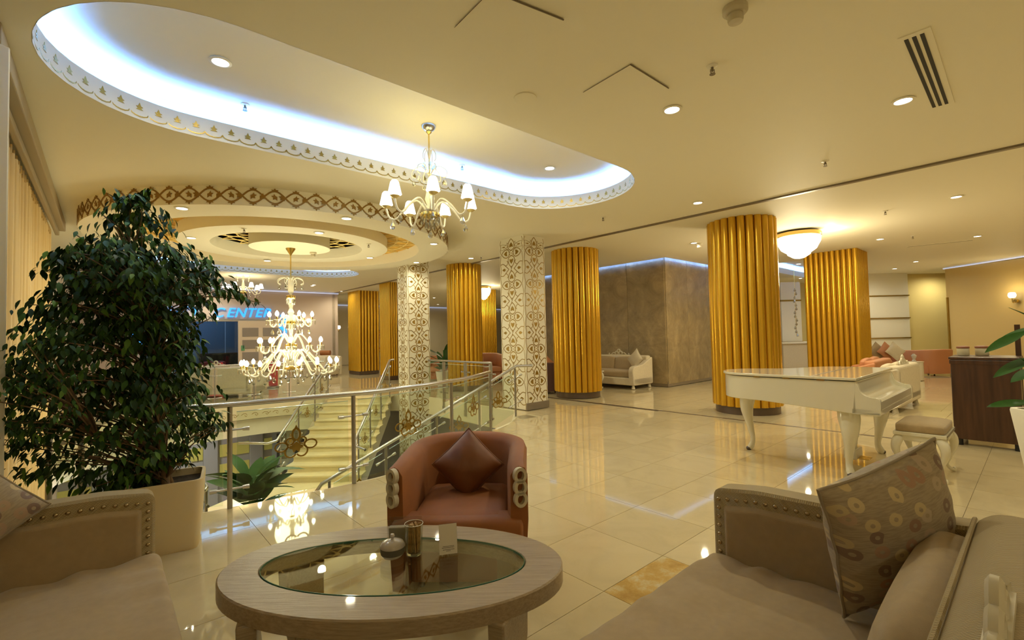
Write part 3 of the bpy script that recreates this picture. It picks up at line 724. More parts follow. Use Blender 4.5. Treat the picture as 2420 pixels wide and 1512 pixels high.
# ------------------------------------------------------------------ patterned columns
def motif_meshes(w, h):
    hw = w/2; S = min(w, h)/.64; M = MB(); b = .016
    def petal(c, s_):
        pts = [(0.045, .0), (.07, .055), (.12, .075), (.19, .055), (.245, 0)]; up = catmull([(x, z, 0) for x, z in pts], 3)
        L_ = [(p.x, p.y) for p in up]+[(p.x, -p.y) for p in reversed(up[1:-1])]
        return [(x*c-z*s_, x*s_+z*c) for x, z in L_]
    sx, sz = w/.64, h/.64
    for k in range(4):
        c, s_ = [(1, 0), (0, 1), (-1, 0), (0, -1)][k]; f = 1.14 if k % 2 == 0 else 1.20
        M.ribbon([(x*f*sx, z*f*sz) for x, z in petal(c, s_)], b, .003, True)
        inn = [(.11, .0), (.10, .045), (.145, .035), (.185, 0), (.145, -.035), (.10, -.045)]
        M.plate([((x*c-z*s_)*f*sx, (x*s_+z*c)*f*sz) for x, z in inn], .003)
    M.ribbon(ell(0, 0, .052*sx, .052*sz, 12), .009, .003, True); M.plate(ell(0, 0, .012*sx, .012*sz, 8), .003)
    fl_ = M.mesh('gold_flower', 0); fl_.materials.append(m_goldp)
    M = MB()
    for s_ in (-1, 1):
        for q in (-1, 1):
            cv = catmull([(s_*.31, q*.115, 0), (s_*.24, q*.125, 0), (s_*.17, q*.08, 0), (s_*.10, q*.02, 0), (s_*.07, 0, 0)], 3)
            M.ribbon([(p.x*sx, p.y*sz) for p in cv], b*.9, .003)
            cv = catmull([(s_*.17, q*.08, 0), (s_*.12, q*.10, 0), (s_*.10, q*.15, 0), (s_*.13, q*.175, 0)], 3)
            M.ribbon([(p.x*sx, p.y*sz) for p in cv], b*.8, .003)
        M.plate([(s_*.24*sx, .02*sz), (s_*.20*sx, .032*sz), (s_*.165*sx, 0), (s_*.20*sx, -.032*sz), (s_*.24*sx, -.02*sz), (s_*.265*sx, 0)][::s_], .003)
    for q in (-1, 1): M.ribbon([(0, 0), (.022*sx, .04*sz), (0, .06*sz)] if q > 0 else [(0, 0), (-.022*sx, -.03*sz), (0, -.06*sz)], .008, .003); M.ribbon([(0, 0), (-.022*sx, .04*sz*q), (0, .06*sz*q)], .008, .003)
    for s_ in (-1, 1):
        M.ribbon([(s_*(hw-.012-.012*math.cos(z*PI*4)), z*h) for z in [k/12-.5 for k in range(13)]], .010, .003)
    scr = M.mesh('gold_scroll', 0); scr.materials.append(m_goldp)
    return fl_, scr
m_colw = mat('column_white', (.78, .74, .60), .45)
def pattern_column(label, s0, s1, t0, t1, zb=0.0, base=True, faces=('A', 'B')):
    c = ST((s0+s1)/2, (t0+t1)/2); root = thing('patterned_column', label, 'column', (c.x, c.y, zb), ROT, )
    ws, wt = s1-s0, t1-t0; H = ZC-zb
    MB().box((0, 0, H/2), (ws, wt, H)).obj('shaft', m_colw, root, 0, .006)
    if base: MB().box((0, -wt/2-.012, .07), (ws+.03, .024, .14)).obj('skirting', m_taupe, root, 0)
    ph = .665
    fs = {}
    for w, rz, off in ((ws, 0, (0, -wt/2)), (wt, -PI/2, (-ws/2, 0))):
        mf, ms = motif_meshes(w*.94, ph*.98); n = int((H+.3)/ph)
        for k in range(n+1):
            z = H-.33-k*ph
            for me, dz in ((mf, 0), (ms, -ph/2)):
                if z+dz < .34 or (me is mf and z < .3): 
                    if z+dz < .17: continue
                o = bpy.data.objects.new(me.name.split('.')[0], me); C.objects.link(o); o.parent = root; o.location = (off[0], off[1], z+dz); o.rotation_euler.z = rz
        o = bpy.data.objects.new('gold_scroll', ms); C.objects.link(o); o.parent = root; o.location = (off[0], off[1], H-.33+ph/2-.18+.0); o.rotation_euler.z = rz; o.scale = (1, 1, .45)
    return root
pattern_column('white column with gold flower pattern nearest the brown armchair, by the stair head', 6.36, 6.96, 6.87, 7.62)
q = atd(965, 860, 11.4)
pattern_column('white column with gold flower pattern standing in the far edge of the stairwell', q.dot(Bv), q.dot(Bv)+.62, q.dot(Av), q.dot(Av)+.52, ZL, False)

# ------------------------------------------------------------------ gold reeded columns
def reed(r, h):
    me = MB().prism([(r*math.cos(a), r*1.0*math.sin(a)) for a in [2*PI*k/12 for k in range(12)]], 0, h).mesh('gold_reed', 60); me.materials.append(m_gold); return me
def round_column(label, x, y, rad, n):
    root = thing('gold_column', label, 'column', (x, y, 0), random.random())
    MB().lathe([(rad*.90, 0), (rad*.90, .14)], 48).obj('plinth', m_dark, root, 30)
    rr = PI*rad/n; zb = .14 
    MB().lathe([(rad-rr*1.45, zb), (rad-rr*1.45, ZC)], n*2).obj('core', m_gold, root, 30)
    me = reed(rr*.86, ZC-zb)
    for k in range(n):
        a = 2*PI*k/n; o = bpy.data.objects.new('gold_reed', me); C.objects.link(o); o.parent = root; o.location = ((rad-rr)*math.cos(a), (rad-rr)*math.sin(a), zb); o.rotation_euler.z = a
    return root
def square_column(label, s0, s1, t0, t1, n):
    c = ST((s0+s1)/2, (t0+t1)/2); root = thing('gold_column', label, 'column', (c.x, c.y, 0), ROT)
    ws, wt = s1-s0, t1-t0; MB().box((0, 0, .07), (ws*.92, wt*.92, .14)).obj('plinth', m_dark, root, 0)
    r = ws/n/2; MB().box((0, 0, ZC/2+.07), (ws-2.9*r, wt-2.9*r, ZC-.14)).obj('core', m_gold, root, 0)
    me = reed(r*.86, ZC-.14)
    m2 = max(3, round(wt/(2*r)))
    pos = [(-ws/2+r+(ws-2*r)*k/(n-1), y) for k in range(n) for y in (-wt/2+r, wt/2-r)] + [(x, -wt/2+r+(wt-2*r)*k/(m2-1)) for k in range(1, m2-1) for x in (-ws/2+r, ws/2-r)]
    for x, y in pos:
        o = bpy.data.objects.new('gold_reed', me); C.objects.link(o); o.parent = root; o.location = (x, y, .14)
    return root
big_c = round_column('largest round gold fluted column, standing right behind the white piano', 4.36, 8.74, .605, 24)
c3 = round_column('round gold fluted column in front of the slate wall, beside the cream sofa', 1.58, 11.42, .59, 24)
cm = round_column('round gold fluted column between the two patterned columns', -1.36, 13.35, .51, 22)
square_column('square gold fluted pillar behind the keyboard end of the white piano', 14.4, 15.55, 3.06, 4.3, 9)
square_column('square gold pillar at the far side of the stairwell, beside the painting', 8.0, 8.95, 18.9, 20.1, 7)
q = at(933, 897, 0); square_column('gold pillar mostly hidden behind the far patterned column', q.dot(Bv)-.2, q.dot(Bv)+.5, q.dot(Av), q.dot(Av)+.8, 8)
q = atd(1152, 860, 20.5); square_column('distant gold pillar just left of the nearer patterned column', q.dot(Bv)-.35, q.dot(Bv)+.35, q.dot(Av)-.3, q.dot(Av)+.4, 8)
# ------------------------------------------------------------------ ceiling fittings
def downlight_meshes():
    a = MB().lathe([(.062, 0), (.085, -.002), (.088, -.010), (.066, -.014), (.062, -.004)], 24).mesh('trim_ring', 40)
    b = MB().lathe([(1e-7, -.006), (.063, -.006), (.063, -.002)], 20).mesh('lens', 0)
    a.materials.append(m_whitep); b.materials.append(m_down); return a, b
dl_a, dl_b = downlight_meshes()
def downlight(loc, label, group=None, w=DOWN_W, scale=1.0):
    root = thing('downlight', label, 'ceiling light', loc, 0, group)
    for nm, me in (('trim_ring', dl_a), ('lens', dl_b)):
        o = bpy.data.objects.new(nm, me); C.objects.link(o); o.parent = root; o.scale = (scale, scale, 1)
    if w: lamp('SPOT', 'downlight_beam', (0, 0, -.03), w, WARM, root, .06, 172, .8)
    return root
DL = [
 (521, 146, ZR, 'round downlight inside the oval ceiling recess, at its end near the curtains'),
 (1299, 397, ZR, 'round downlight inside the oval ceiling recess, right of the shaded chandelier'),
 (1588, 259, ZC, 'round downlight on the plain ceiling between the oval recess and the slotted air vent'),
 (2134, 238, ZC, 'round downlight directly beside the slotted air vent'),
 (1649, 479, ZC, 'round downlight just left of the top of the largest gold column'),
 (2260, 465, ZC, 'round downlight below the dark ceiling line, right of the largest gold column'),
 (1640, 574, ZC, 'small round downlight above the slate wall corner'),
 (2080, 565, ZC, 'round downlight above the right edge of the square gold pillar'),
 (2310, 558, ZC, 'round downlight at the end of the thin ceiling air slot'),
 (2164, 618, ZC, 'round downlight in front of the white panelled wall'),
 (1113, 610, ZC, 'round downlight between the round drum and the nearer patterned column'),
 (823, 638, ZC, 'small downlight just beyond the far rim of the round drum'),
 (808, 688, ZC, 'small downlight above the square gold pillar at the far side'),
 (742, 673, ZC, 'small downlight in front of the spa wall, right of the big chandelier stem'),
 (500, 673, ZC, 'small downlight in front of the spa wall, beside the ficus branches'),
 (1035, 719, ZC, 'tiny far downlight between the patterned columns, the lower one'),
 (898, 707, ZC, 'tiny far downlight above the painting'),
 (430, 492, 3.30, 'downlight in the outer ring of the drum nearest the ficus top'),
 (819, 516, 3.30, 'downlight in the outer ring of the drum below the vine band middle'),
 (1025, 576, 3.30, 'downlight in the outer ring of the drum at its right end'),
 (984, 620, 3.30, 'downlight in the outer ring of the drum low at the right'),
 (632, 616, 3.30, 'downlight in the outer ring of the drum left of the chandelier stem'),
 (452, 562, 3.32, 'downlight in the inner ring of the drum at its left end'),
 (754, 550, 3.32, 'downlight in the inner ring of the drum on the camera side'),
 (874, 609, 3.32, 'downlight in the inner ring of the drum at its right end'),
]
for px, py, z, lab in DL:
    p = at(px, py, z-.006); far = p.y > 14
    downlight(Vector((p.x, p.y, z)), lab, None, DOWN_W*(1.0 if z == ZC else .45 if z > ZC else .5))
# unseen lobby downlights; the panelled wall, niche and reception ones are added for brightness
for x, y in ((1.9, -2.4), (-2.6, -2.4), (7.2, 4.6), (5.8, -1.5), (9.5, 1.5), (11.5, 7.5), (9.0, 14.5), (3.0, 17.5), (.5, 22.0), (-4.0, 24.0), (6.5, 22), (13.4, 16.2), (16.2, 17.2), (11.6, 18.6), (-7.5, 17.5)):
    downlight(Vector((x, y, ZC)), 'extra ceiling downlight that helps light the lobby', 'downlights outside the picture')

def sprinkler_meshes():
    a = MB().lathe([(.042, 0), (.040, -.008), (.018, -.014)], 16).mesh('escutcheon', 40)
    M = MB().tube([(0, 0, -.012), (0, 0, -.045)], .010, 8); M.tube([(-.014, 0, -.03), (-.016, 0, -.05), (0, 0, -.066)], .003, 5); M.tube([(.014, 0, -.03), (.016, 0, -.05), (0, 0, -.066)], .003, 5); M.lathe([(.022, -.066), (.022, -.070)], 12)
    b = M.mesh('nozzle', 40); a.materials.append(m_whitep); b.materials.append(m_taupe); return a, b
sp_a, sp_b = sprinkler_meshes()
SP = [(579, 246, ZR, 'sprinkler head in the oval recess left of the shaded chandelier'), (1092, 390, ZR, 'sprinkler head in the oval recess just above a chandelier shade'),
      (1683, 155, ZC, 'sprinkler head on the ceiling below the smoke detector'), (1950, 380, ZC, 'sprinkler head right above the dark ceiling line'),
      (1425, 512, ZC, 'sprinkler head under the right tip of the oval recess'), (2092, 498, ZC, 'sprinkler head above the square gold pillar'),
      (2157, 557, ZC, 'sprinkler head beside the thin ceiling air slot'), (1137, 606, ZC, 'sprinkler head left of the nearer patterned column top'),
      (871, 576, 3.32, 'sprinkler head in the inner ring of the drum'), (577, 540, 3.32, 'sprinkler head in the inner ring of the drum at its near left')]
for px, py, z, lab in SP:
    p = at(px, py, z); root = thing('sprinkler', lab, 'sprinkler', p)
    for nm, me in (('escutcheon', sp_a), ('nozzle', sp_b)): o = bpy.data.objects.new(nm, me); C.objects.link(o); o.parent = root
def detector(px, py, z, lab, s=1.0):
    p = at(px, py, z); root = thing('smoke_detector', lab, 'smoke detector', p)
    a = MB().lathe([(.075*s, 0), (.075*s, -.03*s), (.060*s, -.045*s)], 24).obj('base', m_orn, root); b = MB().lathe([(.045*s, -.045*s), (.048*s, -.075*s), (.043*s, -.095*s), (1e-6, -.10*s)], 20).obj('sensor', m_orn, root)
detector(1737, 18, ZC, 'round smoke detector near the top of the ceiling'); detector(1652, 575, ZC, 'small smoke detector beside the downlight over the slate corner'); detector(740, 596, 3.30, 'smoke detector on the drum disc beside the chandelier', .9)
p = at(1241, 231, ZC); root = thing('ceiling_speaker', 'flat round ceiling speaker near the edge of the oval recess', 'speaker', p)
MB().lathe([(.10, 0), (.098, -.008), (.075, -.010)], 28).obj('bezel', m_ceil, root); MB().lathe([(.074, -.007), (1e-6, -.007)], 24).obj('grille', mat('beige_grille', (.50, .42, .28), .7), root)
# slotted air vent
v = [at(*q_, ZC) for q_ in ((2124, 88), (2196, 64), (2258, 245), (2194, 256))]
ctr = sum(v, Vector())/4; d = (v[3]-v[0]+v[2]-v[1]); rzv = math.atan2(d.y, d.x); Lv = d.length/2; Wv = ((v[1]-v[0]).length+(v[2]-v[3]).length)/2
root = thing('slot_vent', 'long air vent with three dark slots in the ceiling', 'vent', ctr, rzv)
MB().box((0, 0, -.004), (Lv, Wv, .008)).obj('faceplate', m_ceil, root, 0)
for k in (-1, 0, 1): MB().box((0, k*Wv*.24+Wv*.03, -.0095), (Lv*.94, Wv*.13, .004)).obj('slot', m_black, root, 0)
a, b = at(2143, 583, ZC), at(2300, 567, ZC); d = b-a; root = thing('air_slot', 'thin linear air slot in the ceiling above the panelled wall', 'vent', (a+b)/2, math.atan2(d.y, d.x))
MB().box((0, 0, -.003), (d.length, .07, .006)).obj('frame', m_ceil, root, 0); MB().box((0, 0, -.007), (d.length*.98, .035, .004)).obj('slot', m_taupe, root, 0)
def hatch(pts, lab):
    P = [at(*q_, ZC) for q_ in pts]; c = sum(P, Vector())/4; root = thing('access_hatch', lab, 'hatch', c)
    Q = [p-c for p in P]; MB().prism([(p.x*.985, p.y*.985) for p in Q], -.007, -.003).obj('panel', m_ceil, root, 0)
    for i, w in ((1, .008), (0, .003)): MB().tube([Q[i]*1.0+Vector((0, 0, -.009)), Q[(i+1) % 4]+Vector((0, 0, -.009))], w*.6, 6).obj('gap', m_taupe, root, 0)
hatch([(1378, 216), (1490, 150), (1580, 206), (1462, 285)], 'square ceiling access hatch left of a downlight, dark gap on its right side')
hatch([(1074, 62), (1160, -25), (1332, 44), (1240, 150)], 'square ceiling access hatch at the top edge of the picture')

# ------------------------------------------------------------------ chandeliers
def drop_mesh(s=1.0, name='crystal_drop'):
    me = MB().tube([(0, 0, 0), (0, 0, -.03*s)], .0022*s, 4).lathe([(1e-6, -.03*s), (.009*s, -.045*s), (.022*s, -.075*s), (.018*s, -.095*s), (1e-6, -.105*s)], 8).mesh(name, 0); me.materials.append(m_crys); return me
def prism_mesh(s=1.0):
    me = MB().lathe([(1e-6, 0), (.008*s, -.01*s), (.009*s, -.075*s), (1e-6, -.10*s)], 6).mesh('crystal_prism', 0); me.materials.append(m_crys); return me
dropm, dropl, prismm = drop_mesh(), drop_mesh(1.3), prism_mesh()
def put(me, parent, loc, rz=0, scale=1, name=None):
    o = bpy.data.objects.new(name or me.name.split('.')[0], me); C.objects.link(o); o.parent = parent; o.location = loc; o.rotation_euler.z = rz; o.scale = (scale,)*3; return o
def arm_pts(r0, r1, z0, z1, up):
    return catmull([(r0, 0, z0), (lerp(r0, r1, .22), 0, z0+up*.8), (lerp(r0, r1, .5), 0, z0+up*.2), (lerp(r0, r1, .75), 0, z1-.12), (lerp(r0, r1, .93), 0, z1-.10), (r1, 0, z1)], 4)
def spray(root, z, r, n):
    me = MB().tube(catmull([(.01, 0, 0), (r*.45, 0, .10), (r*.95, 0, .06), (r, 0, -.01), (r*.8, 0, -.03)], 5), .006, 6).mesh('crystal_scroll', 60); me.materials.append(m_crysw)
    for k in range(n): put(me, root, (0, 0, z), 2*PI*k/n); put(dropm, root, (r*.9*math.cos(2*PI*k/n), r*.9*math.sin(2*PI*k/n), z-.02))
def small_chandelier(label, loc, zc, n, rad, ang0, zarm, lamps=True, s=1.0):
    """loc = ceiling point; zarm = height of the cups below the ceiling"""
    root = thing('chandelier', label, 'chandelier', loc)
    MB().lathe([(.085*s, 0), (.082*s, -.02), (.06*s, -.05), (.02, -.07)], 24).obj('ceiling_rose', m_steel, root); MB().lathe([(.03, -.06), (.035, -.08), (.012, -.10)], 12).obj('rose_cap', m_goldb, root)
    H = zarm
    MB().tube([(0, 0, -.08), (0, 0, -H-.02)], .009, 8).obj('stem', m_goldb, root)
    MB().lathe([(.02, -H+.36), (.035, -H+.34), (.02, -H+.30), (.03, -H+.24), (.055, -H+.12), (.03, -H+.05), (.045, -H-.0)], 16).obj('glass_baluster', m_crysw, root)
    spray(root, -H+.40, .20*s, 6); spray(root, -H+.60, .075*s, 5)
    MB().lathe([(.05, -H-.02), (.115*s, -H-.05), (.115*s, -H-.075), (.06, -H-.10), (1e-6, -H-.11)], 20).obj('gold_bowl', m_goldb, root)
    for k in range(14): put(prismm, root, (.105*s*math.cos(k*.449), .105*s*math.sin(k*.449), -H-.08))
    for k in range(8): put(prismm, root, (.055*s*math.cos(k*.785), .055*s*math.sin(k*.785), -H-.14))
    put(dropl, root, (0, 0, -H-.20))
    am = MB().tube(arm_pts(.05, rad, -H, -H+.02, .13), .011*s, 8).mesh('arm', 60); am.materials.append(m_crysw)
    cup = MB().lathe([(.012, 0), (.035*s, .012), (.055*s, .028), (.050*s, .030), (.02, .018)], 16).mesh('cup', 40); cup.materials.append(mat('gilt_glass_cup', (.80, .66, .30), .2, metal=.4))
    sh = MB().lathe([(.074*s, .035), (.045*s, .165), (.030*s, .185), (1e-6, .187)], 20).mesh('lamp_shade', 40); sh.materials.append(m_shade)
    for k in range(n):
        a = ang0+2*PI*k/n; c, q_ = math.cos(a), math.sin(a)
        put(am, root, (0, 0, 0), a); put(cup, root, (rad*c, rad*q_, -H+.02)); put(sh, root, (rad*c, rad*q_, -H+.03))
        put(dropl, root, (rad*.86*c, rad*.86*q_, -H-.09)); 
    return root
p = at(1013, 297, ZR)
sch = small_chandelier('small crystal chandelier with white shades hanging in the oval recess', p, ZR, 7, .50, math.atan2(-p.y, -p.x)+.07, .98)
for k in range(3): lamp('POINT', 'chandelier_glow', (.28*math.cos(k*2.1), .28*math.sin(k*2.1), -.72), 5.5, (1, .84, .30), sch, .22)
p = Vector((-8.35, 14.45, ZR))
fch = small_chandelier('distant chandelier with round white shades partly behind ficus leaves', p, ZR, 7, .50, .3, .86)
lamp('POINT', 'chandelier_glow', (0, 0, -.70), 30, (1, .76, .36), fch, .25)

def big_chandelier(loc):
    root = thing('crystal_chandelier', 'large three tier crystal chandelier with candle bulbs over the stairwell', 'chandelier', loc)
    z = lambda h: h-loc[2]
    MB().lathe([(.09, 0), (.085, -.02), (.02, -.12), (.015, -.14)], 20).obj('ceiling_rose', m_goldb, root)
    MB().tube([(0, 0, -.1), (0, 0, z(2.62))], .012, 8).obj('rod', m_goldb, root)
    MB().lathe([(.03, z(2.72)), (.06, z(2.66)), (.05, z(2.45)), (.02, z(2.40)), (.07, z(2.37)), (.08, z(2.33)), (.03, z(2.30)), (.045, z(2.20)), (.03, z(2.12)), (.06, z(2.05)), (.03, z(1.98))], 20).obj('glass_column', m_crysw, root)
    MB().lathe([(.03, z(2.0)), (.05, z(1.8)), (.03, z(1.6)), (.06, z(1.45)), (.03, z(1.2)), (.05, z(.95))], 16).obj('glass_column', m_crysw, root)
    for zz, r in ((2.36, .085), (1.86, .085), (1.42, .11), (.98, .13)): MB().lathe([(r*.5, z(zz)+.03), (r, z(zz)+.01), (r, z(zz)-.03), (r*.5, z(zz)-.05)], 20).obj('gold_collar', m_goldb, root)
    spray(root, z(2.62), .24, 8)
    bulb = MB().lathe([(.012, 0), (.026, .025), (.024, .05), (.010, .075), (1e-6, .085)], 10).mesh('candle_bulb', 40); bulb.materials.append(m_bulb)
    cand = MB().lathe([(.016, -.06), (.016, .0), (.022, .0), (.022, -.005)], 8).mesh('candle', 40); cand.materials.append(m_goldb)
    bob = MB().lathe([(.015, -.075), (.06, -.065), (.065, -.060), (.02, -.06)], 14).mesh('bobeche', 40); bob.materials.append(m_crysw)
    for zt, rad, n, z0, up, off in ((1.96, .38, 6, 1.86, .16, .3), (1.46, .56, 10, 1.45, .22, .1), (1.05, .84, 16, 1.05, .34, .2)):
        am = MB().tube(arm_pts(.05, rad, z(z0), z(zt)-.06, up), .014, 8).mesh('glass_arm', 60); am.materials.append(m_crysw)
        for k in range(n):
            a = off+2*PI*k/n; c, s_ = math.cos(a), math.sin(a)
            put(am, root, (0, 0, 0), a)
            for q_, (dr, da) in enumerate(((0, 0),) if n < 12 else ((0, 0),)):
                P = ((rad+dr)*c, (rad+dr)*s_, z(zt))
                put(bulb, root, P, 0, 1.3); put(cand, root, P); put(bob, root, P)
                for j in range(6): put(prismm, root, (P[0]+.06*math.cos(j*1.05), P[1]+.06*math.sin(j*1.05), P[2]-.062), 0, 1.0)
            put(dropl, root, (rad*.86*c, rad*.86*s_, z(zt)-.19), 0, 1.2)
    for k in range(10): a = k*.628; put(dropl, root, (.42*math.cos(a), .42*math.sin(a), z(.88)), 0, 1.2)
    for zz, rr, n in ((2.32, .075, 10), (1.83, .08, 10), (1.38, .10, 12), (.93, .12, 14)):
        for k in range(n): a = 2*PI*k/n; put(prismm, root, (rr*math.cos(a), rr*math.sin(a), z(zz)), 0, 1.3)
    for zz, e in ((2.15, 36), (1.6, 65), (1.2, 115)): lamp('POINT', 'chandelier_glow', (0, 0, z(zz)), e, (1, .88, .50), root, .3)
    return root
big_chandelier((DC.x, DC.y, 3.30))

def bowl_lamp(label, p, r, w):
    root = thing('crystal_ceiling_lamp', label, 'ceiling light', p)
    MB().lathe([(r, -.03), (r, -.10), (r*.96, -.11), (r*.9, -.03)], 32).obj('gilt_band', m_goldb, root)
    MB().lathe([(r*.3, 0), (r*.3, -.03), (r*.98, -.035), (r*.98, -.05)], 24).obj('ceiling_plate', m_goldb, root)
    mb = mat('lit_crystal_bowl', (1, 1, 1), .4, emit=(1, .97, .86), es=3.5)
    MB().lathe([(r*.97, -.10), (r*.95, -.22), (r*.80, -.34), (r*.78, -.36), (r*.52, -.44), (r*.50, -.47), (r*.25, -.54), (1e-6, -.56)], 20).obj('crystal_bowl', mb, root, 20)
    lamp('POINT', 'lamp_glow', (0, 0, -.80), w, (1, .84, .5), root, .3); lamp('POINT', 'lamp_up_glow', (r*1.25, -r*.6, -.10), w*.10, (1, .80, .4), root, .06)
p = at(1886, 549, ZC); bowl_lamp('large glowing crystal ceiling lamp beside the largest gold column', p, .42, 130)
p = atd(1143, 676, 19.0); p.z = ZC; bowl_lamp('small distant glowing ceiling lamp left of the nearer patterned column', p, .30, 60)
# ------------------------------------------------------------------ sofas
stud_me = MB().lathe([(.0105, 0), (.0092, .004), (.005, .0075), (1e-6, .0085)], 10).mesh('stud', 60); stud_me.materials.append(m_stud)
def crest(parent, loc, s=1.0, mt=None):
    M = MB()
    M.tube([(x*s, 0, z*s) for x, z in ell(-.045, .045, .035, .035, 12)], .014*s, 6, True); M.tube([(x*s, 0, z*s) for x, z in ell(.045, .045, .035, .035, 12)], .014*s, 6, True)
    M.tube([(x*s, 0, z*s) for x, z in ell(0, .085, .03, .035, 12)], .014*s, 6, True)
    for q in (-1, 1): M.tube([(q*x*s, 0, z*s) for x, z in [(.08, .05), (.13, .055), (.17, .02), (.22, .01), (.235, .03), (.22, .045)]], .012*s, 6)
    M.box((0, 0, .012*s), (.44*s, .04*s, .024*s))
    o = M.obj('carved_crest', mt or m_orn, parent, 50); o.location = loc; return o
def rounded(pts, r, n=4):
    out = []
    L = len(pts)
    for i, p in enumerate(pts):
        p = Vector(p); a = Vector(pts[i-1]); b = Vector(pts[(i+1) % L]); da = (a-p); db = (b-p)
        rr = min(r, da.length*.45, db.length*.45); p0 = p+da.normalized()*rr; p1 = p+db.normalized()*rr
        for k in range(n+1):
            t = k/n; out.append((p0*(1-t)**2+p*2*t*(1-t)+p1*t*t))
    return [(v.x, v.y) for v in out]
def sofa(label, s, t, rz, W, D, far, wrseed):
    """local: front towards -y; far = side (+1/-1 in x) of the arm that shows its studs"""
    p = ST(s, t); root = thing('sofa', label, 'sofa', (p.x, p.y, 0), rz)
    aw = .14; hf, hb = D/2, D/2
    MB().box((0, .0, .19), (W-.06, D-.08, .18)).obj('base', m_fab, root, 0, .02)
    for sx in (-1, 1):
        for sy in (-1, 1): MB().lathe([(.022, 0), (.035, .10)], 12, (sx*(W/2-.09), sy*(D/2-.10), 0)).obj('leg', m_orn, root)
        poly = rounded([(-hf, .10), (-hf, .735), (-hf+.2, .765), (0, .775), (hb, .83), (hb, .10)], .045)
        M = MB(); n = len(poly); x0, x1 = sx*(W/2-aw), sx*W/2
        V = []
        for x, ins in ((x0, .012), (x0+sx*.012, 0), (x1-sx*.03, 0), (x1, .03)):
            cx = sum(p_[0] for p_ in poly)/n; cz = sum(p_[1] for p_ in poly)/n
            V += [(x, y+(ins if y < cx else -ins), z+(ins if z < cz else -ins)) for y, z in poly]
        F = [tuple(range(n)), tuple(range(3*n, 4*n))[::-1]]
        for k in range(3):
            for i in range(n): F.append((k*n+i, k*n+(i+1) % n, (k+1)*n+(i+1) % n, (k+1)*n+i))
        arm = M.add(V, F).obj('arm', m_weave, root, 40)
        # smooth inset panel on the inner face
        pp = [(-hf+.055, .30), (-hf+.055, .665), (-hf+.2, .69), (0, .70), (hb-.1, .745), (hb-.1, .30)]
        P = [(x0-sx*.022, y+.012*(1 if y < 0 else -1), z-.012) for y, z in pp]+[(x0-sx*.0, y, z) for y, z in pp]; n = len(pp)
        MB().add(P, [tuple(range(n))]+[(i, (i+1) % n, n+(i+1) % n, n+i) for i in range(n)]).obj('arm_panel', m_fab, arm, 0, .012, 3)
        if sx == far:
            line = [(-hf+.03, .36), (-hf+.03, .69), (-hf+.2, .715), (0, .725), (hb-.12, .77)]
            acc = 0
            for (a, b) in zip(line, line[1:]):
                L = math.hypot(b[0]-a[0], b[1]-a[1]); n = max(1, round(L/.041))
                for k in range(n): 
                    o = bpy.data.objects.new('stud', stud_me); C.objects.link(o); o.parent = arm
                    o.location = (x0+sx*.001, lerp(a[0], b[0], k/n), lerp(a[1], b[1], k/n)); o.rotation_euler = (0, -sx*PI/2, 0)
    # back rest with woven roll along the top
    bk = MB().prism(rounded([(-W/2+aw, hb-.22), (W/2-aw, hb-.22), (W/2-aw, hb), (-W/2+aw, hb)], .03), .10, .74).obj('backrest', m_fab, root, 40)
    prof = rounded([(hb-.235, .66), (hb-.235, .83), (hb-.18, .875), (hb-.03, .875), (hb+.005, .84), (hb+.005, .62)], .035)
    V = []; n = len(prof)
    for x in (-W/2+aw+.005, W/2-aw-.005): V += [(x, y, z) for y, z in prof]
    roll = MB().add(V, [tuple(range(n)), tuple(range(n, 2*n))[::-1]]+[(i, (i+1) % n, n+(i+1) % n, n+i) for i in range(n)]).obj('back_roll', m_weave, root, 40)
    MB().tube([(-W/2+aw, hb-.232, .842), (W/2-aw, hb-.232, .842)], .007, 6).obj('piping', m_weave, roll)
    for k in range(int((W-.4)/.045)):
        o = bpy.data.objects.new('stud', stud_me); C.objects.link(o); o.parent = roll; o.location = (-W/2+.2+k*.045, hb-.236, .70); o.rotation_euler = (PI/2, 0, 0)
    bw = (W-2*aw)/2
    for k in (-.5, .5):
        c = soft_box(bw-.01, .16, .40, .06, .02, 8, side=.03).obj('back_cushion', m_fab, root, 60); c.location = (k*bw, hb-.30, .60); c.rotation_euler.x = -R(8)
    c = soft_box(W-2*aw-.01, D-.25, .17, .03, .018, 56, .009, wrseed).obj('seat_cushion', m_fab, root, 60); c.location = (0, -.125-.02, .355)
    crest(root, (.0, hb-.135, .872), 1.0)
    return root
sofa('taupe studded sofa at the lower right with a ring print cushion against its arm', 1.33, .525, R(221.2), 2.1, 1.15, -1, 3)
sofa('taupe studded sofa at the lower left, in front of the ficus planter', -.375, 2.12, R(131.2), 2.1, 1.15, 1, 8)

